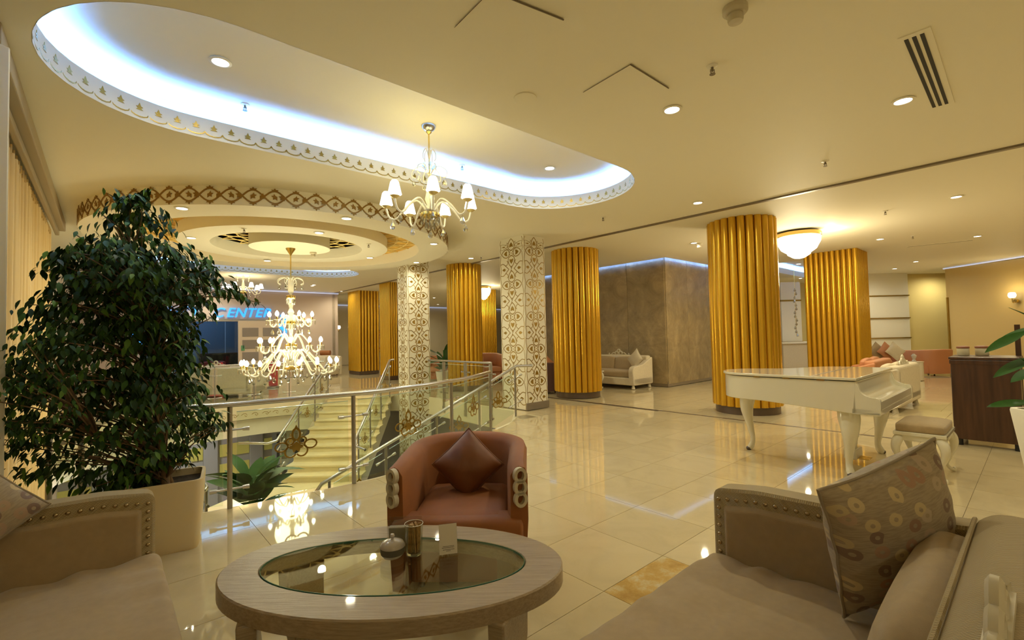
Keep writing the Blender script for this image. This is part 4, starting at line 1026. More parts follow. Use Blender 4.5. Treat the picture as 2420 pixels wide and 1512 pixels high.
# ------------------------------------------------------------------ cushions
def pillow(name, label, corner, e1, e2, T, mt, pipe, pinch=.07, cat='cushion', n=18):
    """square cushion spanned by corner, corner+e1, corner+e1+e2, corner+e2; T = half thickness"""
    corner, e1, e2 = Vector(corner), Vector(e1), Vector(e2); L = (e1.length+e2.length)/2
    x = e1.normalized(); zn = x.cross(e2).normalized(); y = zn.cross(x)
    root = thing(name, label, cat, (0, 0, 0)); M = Matrix((x, y, zn)).transposed().to_4x4(); M.translation = corner+(e1+e2)/2; root.matrix_world = M
    mb = MB(); h = L/2; V = []; idx = {}
    for sgn in (1, -1):
        for i in range(n+1):
            for j in range(n+1):
                u, v = 2*i/n-1, 2*j/n-1
                u, v = math.sin(u*PI/2)*.55+u*.45, math.sin(v*PI/2)*.55+v*.45
                X = h*u*(1-pinch*(1-v*v)*abs(u)**3); Y = h*v*(1-pinch*(1-u*u)*abs(v)**3)
                k = max(0, (1-u*u)*(1-v*v)); Z = sgn*T*(k**.5)*(1+.10*noise.noise(Vector((u*2.3+T*50, v*2.3, sgn)))) + .012*noise.noise(Vector((u*5, v*1.5, 4)))*(1-k)
                V.append((X, Y, Z))
    F = []; q = (n+1)**2
    for sgn in (0, 1):
        for i in range(n):
            for j in range(n):
                f = [sgn*q+i*(n+1)+j, sgn*q+(i+1)*(n+1)+j, sgn*q+(i+1)*(n+1)+j+1, sgn*q+i*(n+1)+j+1]; F.append(tuple(f if sgn == 0 else f[::-1]))
    mb.add(V, F).obj('cover', mt, root, 80)
    rim = [V[i*(n+1)] for i in range(n+1)]+[V[n*(n+1)+j] for j in range(1, n+1)]+[V[i*(n+1)+n] for i in range(n-1, -1, -1)]+[V[j] for j in range(n-1, 0, -1)]
    MB().tube(rim, .006, 6, True).obj('piping', pipe, root, 60)
    return root
m_pipe = mat('cushion_piping', (.30, .24, .16), .8)
pb, pl_, pr_ = Vector((1.182, 1.727, .445)), Vector((1.049, 1.627, .934)), Vector((1.659, 1.807, .613))
pillow('throw_cushion', 'ring print cushion standing on its corner on the lower right sofa', pb, pl_-pb, pr_-pb, .125, m_ring, m_pipe)
tip = atd(118, 1190, 2.12); e1 = (atd(-110, 1035, 2.0)-tip).normalized()*.50; e2 = atd(-60, 1430, 1.86)-tip; e2 = (e2-e1*(e2.dot(e1)/e1.length_squared)).normalized()*.50
pillow('throw_cushion', 'ring print cushion at the left picture edge on the lower left sofa', tip, e1, e2, .11, m_ring, m_pipe)

# ------------------------------------------------------------------ oval coffee table
TX, TY, TZ = -.552, 2.108, .50
root = thing('coffee_table', 'oval pale wooden coffee table with an inset glass top in front of the armchair', 'table', (TX, TY, 0), R(-1))
ao, bo, ai, bi = .752, .420, .588, .264
M = MB(); n = 72; V = []
prof = [('o', -.070, 0), ('o', -.006, 0), ('o', 0, -.006), ('i', 0, .004), ('i', -.004, 0), ('i', -.070, 0)]
for w, z, ins in prof:
    a_, b_ = (ao, bo) if w == 'o' else (ai, bi); V += [((a_+ins)*math.cos(2*PI*k/n), (b_+ins)*math.sin(2*PI*k/n), TZ+z) for k in range(n)]
F = [(i*n+k, i*n+(k+1) % n, ((i+1) % 6)*n+(k+1) % n, ((i+1) % 6)*n+k) for i in range(6) for k in range(n)]
M.add(V, F).obj('tabletop_ring', m_oak, root, 40)
gl = MB().prism([((ai-.004)*math.cos(2*PI*k/n), (bi-.004)*math.sin(2*PI*k/n)) for k in range(n)], TZ-.009, TZ-.001).obj('glass_top', m_tglass, root, 30)
MB().sweep([((ai-.003)*math.cos(2*PI*k/n), (bi-.003)*math.sin(2*PI*k/n)) for k in range(n)], [(0, TZ-.010), (0, TZ+.0008), (.0028, TZ+.0008), (.0028, TZ-.010)], closed=True).obj('glass_edge', m_gedge, gl, 0)
for k, a in enumerate((R(40), R(140), R(220), R(320))):
    c, s_ = math.cos(a), math.sin(a); x, y = .675*c, .352*s_; rz = math.atan2(s_*bo, c*ao)
    V = []
    for z, ro, ri, w in ((0, -.07, -.02, .15), (.12, -.03, .03, .18), (.28, .0, .06, .21), (.43, .0, .07, .225)):
        for r_, q in ((-.035+ro*.6, -1), (.035+ro*.6, -1), (.035+ro*.6, 1), (-.035+ro*.6, 1)): V.append((r_, q*w/2, z))
    F = [(0, 3, 2, 1), (12, 13, 14, 15)]+[(i*4+j, i*4+(j+1) % 4, i*4+4+(j+1) % 4, i*4+4+j) for i in range(3) for j in range(4)]
    o = MB().add(V, F).obj('leg', m_oak, root, 50, .008); o.location = (x, y, 0); o.rotation_euler.z = rz
# things on the table
p = at(928, 1316, TZ); root = thing('sugar_bowl', 'lidded porcelain sugar bowl with a dark band on the glass table', 'bowl', (p.x, p.y, TZ))
MB().lathe([(.032, 0), (.045, .008), (.053, .020)], 28).obj('foot', m_porc, root); MB().lathe([(.053, .020), (.0560, .034), (.0560, .050)], 28).obj('band', m_greyb, root)
l = MB().lathe([(.057, .050), (.057, .054), (.046, .070), (.020, .080), (1e-6, .082)], 28).obj('lid', m_porc, root); MB().lathe([(.007, .078), (.006, .086), (.011, .096), (.008, .104), (1e-6, .106)], 14).obj('knob', m_porc, l)
p = at(979, 1310, TZ); gx, gy = p.x, p.y
root = thing('drinking_glass', 'glass tumbler packed with brown sugar sticks on the table', 'glass', (gx, gy, TZ))
MB().lathe([(1e-6, 0), (.035, 0), (.043, .142), (.0412, .142), (.033, .020), (1e-6, .018)], 28).obj('tumbler', m_cglass, root); MB().lathe([(1e-6, .003), (.032, .003), (.032, .015), (1e-6, .015)], 20).obj('thick_base', mat('solid_glass', (.9, .95, .9), .02, trans=1.0), root)
MB().tube([(.042*math.cos(k*PI/12), .042*math.sin(k*PI/12), .142) for k in range(24)], .0014, 6, True).obj('rim', mat('rim_highlight', (.80, .82, .76), .1), root)  # pale opaque tube painting the highlight along the tumbler's lip
stick = MB().box((0, 0, .058), (.013, .005, .122)).mesh('sugar_stick', 0); stick.materials.append(m_sugar)
for k in range(13):
    a = k*2.4; r_ = .024*math.sqrt((k+.5)/13); o = bpy.data.objects.new('sugar_stick', stick); C.objects.link(o)
    o.location = (gx+r_*math.cos(a), gy+r_*math.sin(a), TZ+.020); o.rotation_euler = (.06*math.sin(a)*-1, .06*math.cos(a), a); tag(o, 'brown paper sugar stick standing in the tumbler', 'sugar stick', 'sugar sticks in the tumbler')
p = at(1060, 1312, TZ); root = thing('card_stand', 'clear L shaped stand holding a white printed card on the table', 'card stand', (p.x, p.y, TZ), R(14))
MB().box((.0, .018, .0015), (.086, .056, .003)).obj('foot', m_acry, root, 0)
b = MB().box((0, 0, .069), (.086, .003, .138)).obj('holder', m_acry, root, 0); b.rotation_euler.x = R(-9)
cd = MB().box((0, -.0022, .071), (.082, .001, .130)).obj('card', m_card, root, 0); cd.rotation_euler.x = R(-9)
M = MB()
for i, (w, z) in enumerate(((.050, .040), (.058, .034), (.050, .026), (.020, .020))):
    x = -w/2
    while x < w/2-.002: l_ = random.uniform(.003, .007); M.box((x+l_/2, -.0029, z), (l_, .0004, .0022)); x += l_+.0012
o = M.obj('small_print', m_ink, cd, 0); o['kind'] = 'stuff'
p = at(957, 1283, TZ); root = thing('napkin_holder', 'clear acrylic holder with pale napkins behind the sugar bowl', 'napkin holder', (p.x, p.y, TZ), R(4))
MB().box((0, 0, .002), (.16, .05, .004)).obj('base', m_acry, root, 0)
for y in (-.022, .022): MB().box((0, y, .06), (.16, .003, .12)).obj('side', m_acry, root, 0)
MB().box((0, 0, .044), (.15, .034, .078)).obj('napkins', mat('napkin_paper', (.40, .36, .28), .8), root, 0, .004)

# ------------------------------------------------------------------ tub chairs
def tub_chair(name, label, loc, rz, mt, W=.84, D=.80, H=.79, rings=True, mo=None, cush=True):
    root = thing(name, label, 'armchair', loc, rz)
    th = .105; w2 = W/2; path = []
    yf = -D/2; yb = D/2-w2*.86
    path += ([(w2-th/2+.022, yf), (w2-th/2+.008, yf+.055), (w2-th/2, yf+.12)] if rings else [(w2-th/2-.01, yf)]); path.append((w2-th/2, yf*.5)); path.append((w2-th/2, min(yb, 0)))
    for k in range(1, 24):
        a = PI*k/24; path.append(((w2-th/2)*math.copysign(abs(math.cos(a))**.85, math.cos(a)), yb+(D/2-th/2-yb)*math.sin(a)**.85))
    path += [(-(w2-th/2), min(yb, 0)), (-(w2-th/2), yf*.5)]+([(-(w2-th/2), yf+.12), (-(w2-th/2+.008), yf+.055), (-(w2-th/2+.022), yf)] if rings else [(-(w2-th/2-.01), yf)])
    def pf(u):
        k = math.sin(PI*u)**.7; h = H-.045*(1-k); o_ = .03*k
        b = -.045       # the shell narrows towards the floor
        return [(th/2, .30), (th/2-.005, h-.05), (th/2-.03-o_*.3, h-.012), (0-o_, h), (-th/2+.015-o_, h-.012), (-th/2-o_, h-.05), (-th/2-o_*.5, .45), (-th/2+.03, .05), (th/2-.01, .05)]
    MB().sweep(path, pf).obj('tub_shell', mt, root, 50)
    s_ = soft_box(W-2*th-.005, D-th-.02, .17, .05, .02, 10).obj('seat', mt, root, 60); s_.location = (0, yf+(D-th)/2-.03, .385)
    MB().box((0, -.03+yf*0, .18), (W-2*th+.02, D-.20, .24)).obj('seat_base', mt, root, 0, .02)
    for sx in (-1, 1):
        for sy in (-1, 1): MB().lathe([(.018, 0), (.026, .07)], 10, (sx*(w2-.14), sy*(D/2-.16), 0)).obj('leg', m_dark, root)
    if rings:
        for sx in (-1, 1):
            M = MB()
            for k in range(3): M.sweep([(x*1.0, z) for x, z in ell(0, k*.066, .030, .036, 18)], [(-.009, 0), (.009, 0), (.009, .030), (-.009, .030)], closed=True)
            M.xf(Matrix.Rotation(PI/2, 4, 'X')); o = M.obj('ring_ornament', m_orn, root, 40); o.location = (sx*(w2-th/2+.024), yf-.006, .575); o.rotation_euler = (R(-1), 0, sx*R(24 if sx > 0 else 32))
    if rings: s_ = soft_box(W-.02, .20, .19, .05, .0, 8).obj('seat_front', mt, root, 60); s_.location = (0, yf+.04, .375)
    return root
chair_p = Vector((-.325, 3.10, 0))
tub_chair('tub_armchair', 'brown velvet tub armchair with bone ring ornaments, behind the oval table', chair_p, R(-2), m_brown, .775, .80, .80)
L = .335; c0 = Vector((-.315, 3.10, .425)); ux = Vector((1, .05, 0)).normalized(); uz = Vector((0, .32, 1)).normalized()
e1 = (ux+uz*.95).normalized()*L; e2 = (-ux+uz*.95).normalized()*L
pillow('throw_cushion', 'plain brown cushion standing on its corner in the brown armchair', c0+Vector((0, -.02, 0)), e1, e2, .125, m_brownp, m_brownp, .05)

# ------------------------------------------------------------------ ficus
PC = Vector((-2.60, 3.52, 0))
root = thing('potted_ficus', 'tall bushy ficus tree in a square beige planter beside the lower left sofa', 'potted tree', PC, 0)
def sq_pot(name, parent, wt, wb, h, mt, rz, soil=True, wall_=.022):
    def rr(w): return rounded([(-w/2, -w/2), (w/2, -w/2), (w/2, w/2), (-w/2, w/2)], w*.13, 5)
    L_ = [(wb*.96, 0), (wb, .02), (lerp(wb, wt, .6), h*.5), (wt, h-.015), (wt-.006, h), (wt-2*wall_, h), (wt-2*wall_-.01, h-.09)]
    V = []; n = len(rr(1.0))
    for w, z in L_: V += [(x, y, z) for x, y in rr(w)]
    F = [tuple(range(n))[::-1]]+[(i*n+k, i*n+(k+1) % n, (i+1)*n+(k+1) % n, (i+1)*n+k) for i in range(len(L_)-1) for k in range(n)]
    o = MB().add(V, F).obj(name, mt, parent, 50); o.rotation_euler.z = rz
    s_ = MB().add([(x, y, h-.06+.012*math.sin(i*3)) for i, (x, y) in enumerate(rr(wt-2*wall_-.004))], [tuple(range(n))]).obj('soil', m_soil, parent, 0); s_.rotation_euler.z = rz
    return o
sq_pot('planter', root, .46, .40, .50, m_pot, ROT-R(10))
rnd = random.Random(5)
def leaf_v(L, W, droop, fold=.18):
    """leaf along +x from the origin, drooping in -z"""
    V = []; 
    st_ = [(0, .02), (.18, .62), (.42, 1.0), (.68, .74), (.86, .30), (1.0, .0)]
    for u, w in st_:
        x = L*u; z = -droop*L*u*u
        if w < .03: V.append((x, 0, z))
        else: V += [(x, W/2*w, z+fold*W*w*.5), (x, 0, z), (x, -W/2*w, z+fold*W*w*.5)]
    F = [(0, 2, 1), (0, 3, 2)]
    for i in range(3):
        a = 1+i*3; F += [(a, a+1, a+4, a+3), (a+1, a+2, a+5, a+4)]
    F += [(10, 11, 13), (11, 12, 13)]
    return V, F
TAB_R = [(.40, .10), (.60, .46), (.9, .74), (1.2, .60), (1.55, .52), (1.95, .66), (2.1, .60), (2.28, .48), (2.45, .24), (2.64, .10)]
TAB_L = [(.40, .30), (.60, .78), (.9, .98), (1.2, .95), (1.55, .80), (1.95, .60), (2.1, .60), (2.28, .54), (2.45, .26), (2.64, .13)]
AX = Vector((-.24, -.04, 0))          # crown axis relative to the planter
tr = MB(); tips = []
def branch(p0, p1, r0, r1, sag=.0):
    mid = p0.lerp(p1, .5)+Vector((rnd.uniform(-.03, .03), rnd.uniform(-.03, .03), sag)); pts = catmull([p0, mid, p1], 4)
    tr.tube(pts, [lerp(r0, r1, k/(len(pts)-1)) for k in range(len(pts))], 6); return pts
top = Vector((-.30, -.02, 2.35)); trunk = catmull([Vector((0, -.02, .42)), Vector((-.05, -.02, .9)), Vector((-.12, 0, 1.4)), Vector((-.22, 0, 1.9)), top], 5)
MB().tube(trunk, [lerp(.030, .008, k/(len(trunk)-1)) for k in range(len(trunk))], 8).obj('trunk', m_bark, root, 60)
MB().tube(catmull([Vector((.02, .03, .42)), Vector((-.16, .05, .8)), Vector((-.35, .05, 1.25)), Vector((-.45, .1, 1.7))], 5), .014, 6).obj('trunk', m_bark, root, 60)
MB().tube(catmull([Vector((-.03, .03, .42)), Vector((-.22, -.05, .85)), Vector((-.5, -.1, 1.2)), Vector((-.8, -.1, 1.5))], 5), .012, 6).obj('trunk', m_bark, root, 60)
leaves = []
for k in range(1050):
    z = rnd.choice([rnd.uniform(.42, 2.62), rnd.uniform(.5, 1.5), rnd.uniform(1.5, 2.2)])
    a = rnd.uniform(0, 2*PI); rr = math.sqrt(rnd.uniform(.08, 1.0))
    rx = interp(TAB_R, z) if math.cos(a) > 0 else interp(TAB_L, z); ry = min(.62, .75*rx)
    P = AX+Vector((rx*rr*math.cos(a), ry*rr*math.sin(a), z))
    bz = max(.6, z-rnd.uniform(.1, .35)); u = min(1, (bz-.42)/(2.35-.42)); base = trunk[min(len(trunk)-1, int(u*(len(trunk)-1)))]
    tips.append((base, P))
for k in range(90):                   # the low side shoot at the left edge of the picture
    a = rnd.uniform(0, 2*PI); P = AX+Vector((-.14+.32*math.cos(a)*rnd.random(), -.66+.16*math.sin(a)*rnd.random(), rnd.uniform(.95, 1.62)))*1.0; tips.append((Vector((-.30, -.25, .85)), P))
for k in range(9):                    # long drooping spray towards the far chandelier
    P = AX+Vector((.60+.045*k, .0, 2.07-.035*k+rnd.uniform(-.04, .03))); tips.append((Vector((-.15, 0, 1.8)), P))
for k, (base, P) in enumerate(tips):
    if k % 4 == 0: branch(base, P, .007, .003, .05)
    out = (P-AX-Vector((0, 0, P.z))).normalized() if (P-AX).xy.length > .02 else Vector((1, 0, 0))
    d = (out*.8+Vector((rnd.uniform(-.6, .6), rnd.uniform(-.6, .6), rnd.uniform(-.5, .1)))).normalized()
    for j in range(7):
        o_ = P - d*(.035*j) + Vector((rnd.uniform(-.02, .02),)*3)
        side = d.cross(Vector((0, 0, 1))).normalized()*(1 if j % 2 else -1)
        ld = (d*.5+side*rnd.uniform(.3, .9)+Vector((0, 0, rnd.uniform(-1.0, -.15)))).normalized()
        leaves.append((o_, ld, rnd.uniform(.056, .090)*(.72 if (o_+PC).y < 3.05 and o_.x < -.1 and (o_.y < -.42) else 1), rnd.uniform(-.5, .5)))
tr.obj('branches', m_bark, root, 60)['kind'] = 'stuff'
lv, lf = leaf_v(1.0, .42, .30); lme = MB().add(lv, lf).mesh('leaf', 80); lme.materials.append(m_leaf)
def leaf_mat(o_, ld, L, roll):
    x = ld; s_ = x.cross(Vector((0, 0, 1))); s_ = s_.normalized() if s_.length > .05 else Vector((0, 1, 0)); z = s_.cross(x)
    M = Matrix((x, -s_, z)).transposed().to_4x4() if False else Matrix((x, z.cross(x), z)).transposed().to_4x4()
    return Matrix.Translation(o_) @ M @ Matrix.Rotation(roll, 4, 'X') @ Matrix.Diagonal((L, L, L, 1))
camv = Vector((0, 0, CAM_Z))
leaves.sort(key=lambda l: (l[0]+PC-camv).length)
near = 0; st_mb = MB()
for i, l in enumerate(leaves):
    Mx = leaf_mat(*l)
    if near < 300 and (i % 2 == 0): 
        o = bpy.data.objects.new('leaf', lme); C.objects.link(o); o.parent = root; o.matrix_local = Mx; near += 1
    else: st_mb.add([Mx @ Vector(p) for p in lv], lf)
o = st_mb.obj('foliage', m_leaf, root, 80); o['kind'] = 'stuff'
# ------------------------------------------------------------------ grand piano
PS, PT = 5.52, 1.05
p0 = ST(PS, PT); root = thing('grand_piano', 'white baby grand piano with closed lid and cabriole legs', 'piano', (p0.x, p0.y, 0), ROT)
PW, PL = 1.62, 1.60
def piano_outline(off=0.0, v0=.19):
    pts = [(0, v0), (0, 1.05)]
    pts += [(p.x, p.y) for p in catmull([(0, 1.05, 0), (.04, 1.36, 0), (.20, 1.54, 0), (.42, 1.60, 0), (.64, 1.52, 0), (.80, 1.33, 0), (.95, 1.12, 0), (1.22, .98, 0), (1.50, .84, 0), (1.62, .58, 0)], 4)][1:]
    pts += [(PW, v0)]
    return pts
pts = piano_outline()[::-1]
M = MB(); zbot = []
for x, y in pts: zbot.append(.66+.055*min(1, max(0, (y-.45)/.25)))
M.prism(pts, zbot, .975); case = M.obj('case', m_white, root, 40, .006)
def grow(pts, d):
    c = Vector((PW/2, .85)); return [((x-c.x)*(1+d)+c.x, (y-c.y)*(1+d)+c.y) for x, y in pts]
lid = MB().prism(grow(pts, .022), .985, 1.012).obj('lid', m_white, root, 40, .005)
MB().box((PW/2, .565, 1.0135), (PW+.02, .006, .002)).obj('lid_seam', m_taupe, lid, 0)
for y in (.48, .80, 1.10): MB().box((-.004, y, .978), (.012, .07, .010)).obj('hinge', m_goldb, root, 0)
# key bed, cheeks and closed fallboard
MB().box((PW/2, .115, .69), (PW, .23, .06)).obj('key_bed', m_white, root, 0, .008)
fbp = rounded([(.025, .72), (.025, .775), (.045, .79), (.10, .80), (.145, .82), (.172, .865), (.185, .97), (.20, .97), (.20, .72)], .018)
n = len(fbp); V = [(x, y, z) for x in (.05, PW-.05) for y, z in fbp]
MB().add(V, [tuple(range(n)), tuple(range(n, 2*n))[::-1]]+[(i, (i+1) % n, n+(i+1) % n, n+i) for i in range(n)]).obj('fallboard', m_white, root, 40)
MB().box((PW/2, .012, .755), (PW-.09, .022, .075)).obj('key_slip', m_white, root, 0, .005)
ck = catmull([(0, .665, 0), (-.004, .79, 0), (.02, .825, 0), (.07, .832, 0), (.12, .85, 0), (.15, .88, 0), (.166, .93, 0), (.19, .978, 0)], 4)
ck = [(p.x, p.y) for p in ck]+[(.22, .66)]; n = len(ck)
for x0, x1 in ((0, .05), (PW-.05, PW)):
    V = [(x, y, z) for x in (x0, x1) for y, z in ck]
    MB().add(V, [tuple(range(n)), tuple(range(n, 2*n))[::-1]]+[(i, (i+1) % n, n+(i+1) % n, n+i) for i in range(n)]).obj('cheek', m_white, root, 40, .004)
def cabriole(parent, x, y, h, r, dx, dy, mt, foot=None):
    P = catmull([(x, y, h), (x+.025*dx, y+.025*dy, h*.86), (x+.03*dx, y+.03*dy, h*.68), (x, y, h*.40), (x-.022*dx, y-.022*dy, h*.18), (x+.005*dx, y+.005*dy, h*.06), (x+.025*dx, y+.025*dy, .02)], 4)
    rad = [interp([(0, r*.36), (.08, r*.42), (.12, r*.36), (.2, r*.33), (.45, r*.5), (.7, r*.85), (.88, r*1.05), (1, r)], p.z/h) for p in P]
    o = MB().tube(P, rad, 12).obj('leg', mt, parent, 60)
    MB().lathe([(r*.30, 0), (r*.40, .012), (r*.40, .03), (r*.25, .045)], 12, (P[-1].x, P[-1].y, 0)).obj('caster', foot or m_dark, o)
cabriole(root, .17, .30, .67, .095, -1, -.6, m_white); cabriole(root, PW-.17, .30, .67, .095, 1, -.6, m_white); cabriole(root, .62, 1.44, .72, .085, -.5, .9, m_white)
ly = MB().tube(catmull([(.70, .42, .67), (.66, .42, .50), (.70, .42, .30), (.74, .42, .16)], 4), .028, 8).tube(catmull([(.92, .42, .67), (.96, .42, .50), (.92, .42, .30), (.88, .42, .16)], 4), .028, 8).obj('lyre', m_white, root, 60)
for k in range(6): MB().tube([(.74+.028*k, .42, .16), (.72+.036*k, .42, .67)], .004, 6).obj('lyre_rod', m_goldb, ly, 60)
MB().box((.81, .42, .11), (.26, .12, .11)).obj('pedal_box', m_white, root, 0, .012)
for k in (-1, 0, 1): MB().box((.81+k*.06, .32, .065), (.028, .12, .012)).obj('pedal', m_goldb, root, 0, .004)
# bench
p0 = ST(6.32, .85); root = thing('piano_bench', 'cream piano bench with padded taupe seat and curved legs', 'bench', (p0.x, p0.y, 0), ROT)
BW, BD = .64, .40
s_ = soft_box(BW-.02, BD-.02, .09, .03, .02, 8).obj('seat', m_fab, root, 60); s_.location = (0, 0, .495)
MB().box((0, 0, .44), (BW, BD, .035)).box((0, 0, .40), (BW-.03, BD-.03, .06)).obj('apron', m_white, root, 0, .006)
for sx in (-1, 1):
    for sy in (-1, 1): cabriole(root, sx*(BW/2-.045), sy*(BD/2-.045), .40, .042, sx, sy, m_white, m_white)

# ------------------------------------------------------------------ dark cabinet with jars, planter at the right edge
cp = Vector((5.57, 5.95, 0)); root = thing('wooden_cabinet', 'tall dark walnut stand with jars on top behind the piano bench', 'cabinet', cp, ROT)
WD, WW = .62, .60          # along s, along -t
MB().box((WD/2, -WW/2, .58), (WD, WW, 1.0)).obj('carcass', m_wood, root, 0, .008)
MB().box((WD/2, -WW/2, 1.092), (WD+.03, WW+.03, .03)).obj('top', m_wood, root, 0, .005)
MB().box((.02, -WW/2, 1.045), (.05, WW+.02, .05)).obj('rail', m_wood, root, 0, .005)
for x in (.05, WD-.05):
    for y in (-.05, -WW+.05): MB().lathe([(.03, 0), (.03, .08)], 12, (x, y, 0)).obj('foot', m_black, root)
pl = MB().box((WD-.02, -WW+.02, .75), (.05, .05, 1.5)).obj('post', m_wood, root, 0)
for (sx, sy, r_, lab) in ((.40, -.09, .062, 'short jar with a red brown lid on the dark stand, nearer the panelled wall'), (.50, -.26, .066, 'short jar with a red brown lid on the dark stand, nearer its tall post')):
    p = cp+Bv*sx+Av*sy; j = thing('lidded_jar', lab, 'jar', (p.x, p.y, 1.1085))
    MB().lathe([(r_*.9, 0), (r_, .01), (r_, .085), (r_*.93, .095)], 20).obj('body', m_jar, j); MB().lathe([(r_*1.04, .095), (r_*1.06, .102), (r_*1.04, .118), (r_*.6, .126), (1e-6, .127)], 20).obj('lid', m_cork, j)
def broad_leaf(L, W, bend, th=None):
    V = []; n = 8
    for i in range(n+1):
        u = i/n; w = W/2*(math.sin(PI*min(1, u*.94+.06))**.75) if u < 1 else .001; x = L*u; z = -bend*L*u*u
        V += [(x, w, z+w*.22), (x, 0, z), (x, -w, z+w*.22)]
    F = []
    for i in range(n): a = i*3; F += [(a, a+1, a+4, a+3), (a+1, a+2, a+5, a+4)]
    return MB().add(V, F)
PP = Vector((4.03, 3.25, 0)); root = thing('potted_plant', 'white tapered planter with broad strap leaves at the right picture edge', 'potted plant', PP)
sq_pot('planter', root, .62, .40, .87, m_whitep, R(-8), wall_=.03)
LV = [((2332, 826), (2420, 785), 3.0), ((2338, 955), (2440, 950), 2.95), ((2352, 885), (2440, 845), 2.9), ((2392, 898), (2450, 870), 3.05), ((2388, 722), (2450, 760), 3.1), ((2360, 800), (2470, 770), 3.3), ((2415, 840), (2470, 900), 2.9)]
for (tx, ty), (bx, by), Y in LV:
    T, Bp = atd(tx, ty, Y), atd(bx, by, Y+.12); d = T-Bp; L = d.length; me = broad_leaf(L*1.02, .068, .05).mesh('leaf', 80); me.materials.append(m_leafb)
    x = d.normalized(); s_ = x.cross(Vector((0, 0, 1))).normalized(); z = s_.cross(x); z = (z+Vector((-.2, -.75, 0))*.8); z = (z-x*z.dot(x)).normalized()
    o = bpy.data.objects.new('leaf', me); C.objects.link(o); o.parent = root
    Mx = Matrix((x, z.cross(x), z)).transposed().to_4x4(); Mx.translation = Bp-PP; o.matrix_local = Mx
    stem = MB().tube(catmull([Bp-PP, (Bp-PP).lerp(Vector((.05, .05, 1.0)), .5)+Vector((.05, 0, .08)), Vector((0, 0, .82))], 4), .012, 6).obj('stem', m_leafb, root, 60)

# ------------------------------------------------------------------ curtain wall on the left
def curtain(name, label, t0, t1, z0, z1, sbase, amp, per, mt, taper=None):
    root = thing(name, label, 'curtain', ST(sbase, (t0+t1)/2, z0)); n = int((t1-t0)/per*8); V = []; rows = 10
    base = ST(sbase, (t0+t1)/2, z0)
    for j in range(rows+1):
        z = z0+(z1-z0)*j/rows
        for k in range(n+1):
            u = k/n; t = t0+(t1-t0)*u
            if taper: t = t0+(t1-t0)*u*taper(z)
            s = sbase+amp*math.sin(2*PI*(t1-t0)/per*u+.7*math.sin(u*17)+.15*z)+amp*.4*math.sin(u*31+z*.3)
            V.append(ST(s, t, z)-base)
    F = [(j*(n+1)+k, j*(n+1)+k+1, (j+1)*(n+1)+k+1, (j+1)*(n+1)+k) for j in range(rows) for k in range(n)]
    MB().add(V, F).obj('drape', mt, root, 80)
    hd = MB()
    for k in range(int((t1-t0)/per)): hd.tube([ST(sbase+.03, t0+(k+.5)*per, z1-.03)-base, ST(sbase+.03, t0+(k+.5)*per, z1+.05)-base], .012, 5)
    o = hd.obj('hooks', mt, root, 0); o['kind'] = 'stuff'
    return root
curtain('tan_curtain', 'long tan pleated curtain hanging on the left wall behind the ficus', 5.15, 10.4, -1.2, 3.28, WS-.10, .035, .17, m_curt)
curtain('sheer_curtain', 'pale patterned sheer curtain beside the white window frame at the left edge', 4.34, 5.13, -.4, 3.28, WS-.06, .04, .15, m_sheer, lambda z: .45+.55*abs(min(1, (z+.4-1.3)/2.4)) if z > .9 else .45+.25*max(0, (.9-z)/1.3))
structure(MB().box((0, 0, 0), (6.4, .10, .16)).obj('trim_14', m_pelm, None, 0, .01, loc=ST(WS+.03, 7.45, ZC-.08), rz=ROT+PI/2))
structure(MB().box((0, 0, 0), (6.4, .05, .07)).obj('trim_15', m_pelm, None, 0, .01, loc=ST(WS-.02, 7.45, ZC-.20), rz=ROT+PI/2))
structure(MB().box((0, 0, 0), (.09, .22, 3.5)).obj('window_1', m_whitep, None, 0, .012, loc=ST(-.545, 4.26, 1.62), rz=ROT+R(30)))
for k in range(8):
    t = 10.9+k*1.1
    structure(MB().box((0, 0, 0), (.8, .04, 1.1)).obj('window_%d' % (2+k), mat('frosted_window', (.50, .46, .34), .4), None, 0, .01, loc=ST(WS-.20, t, -.9), rz=ROT+PI/2))

# ------------------------------------------------------------------ spa shop front
sp = Vector(); m_frame = mat('pink_beige_joinery', (.62, .50, .38), .45)
sh = structure(MB().box((0, 0, 0), (4.55, .10, .10)).obj('window_20', m_steeld, None, 0, .01, loc=ST(3.1, 20.4, 2.32), rz=ROT))
for k in range(3): MB().box((-1.35+k*1.12, 0, -1.17), (1.08, .02, 2.26)).obj('pane', m_shopg, sh, 0)
for k in range(2): MB().lathe([(.05, 0), (.05, .03)], 12, (-.7+k*.75, -.06, .02)).obj('spot', m_down, sh)
dr = structure(MB().box((0, 0, 1.15), (1.55, .10, 2.3)).obj('door_2', m_frame, None, 0, .01, loc=ST(4.62, 20.36, 0), rz=ROT))
for j in range(4):
    for k in (-1, 1): MB().box((k*.36, -.055, .45+j*.47), (.56, .02, .34)).obj('door_pane', mat('dim_pane', (.26, .22, .19), .25), dr, 0, .01)
MB().box((-.62, -.06, 1.25), (.12, .01, .2)).obj('notice', mat('green_notice', (.10, .30, .14), .5), dr, 0)
p = ST(2.55, 22.3); cb = thing('water_dispenser', 'white upright dispenser inside the blue lit spa room', 'dispenser', (p.x, p.y, 0), ROT)
MB().box((0, 0, .85), (.42, .40, 1.7)).obj('cabinet', mat('pale_blue_white', (.45, .55, .65), .4), cb, 0, .02); MB().box((0, -.205, 1.28), (.16, .01, .10)).obj('panel', m_dark, cb, 0)
p = ST(3.6, 21.8); dk = thing('reception_desk', 'dark desk inside the spa room behind the glass', 'desk', (p.x, p.y, 0), ROT)
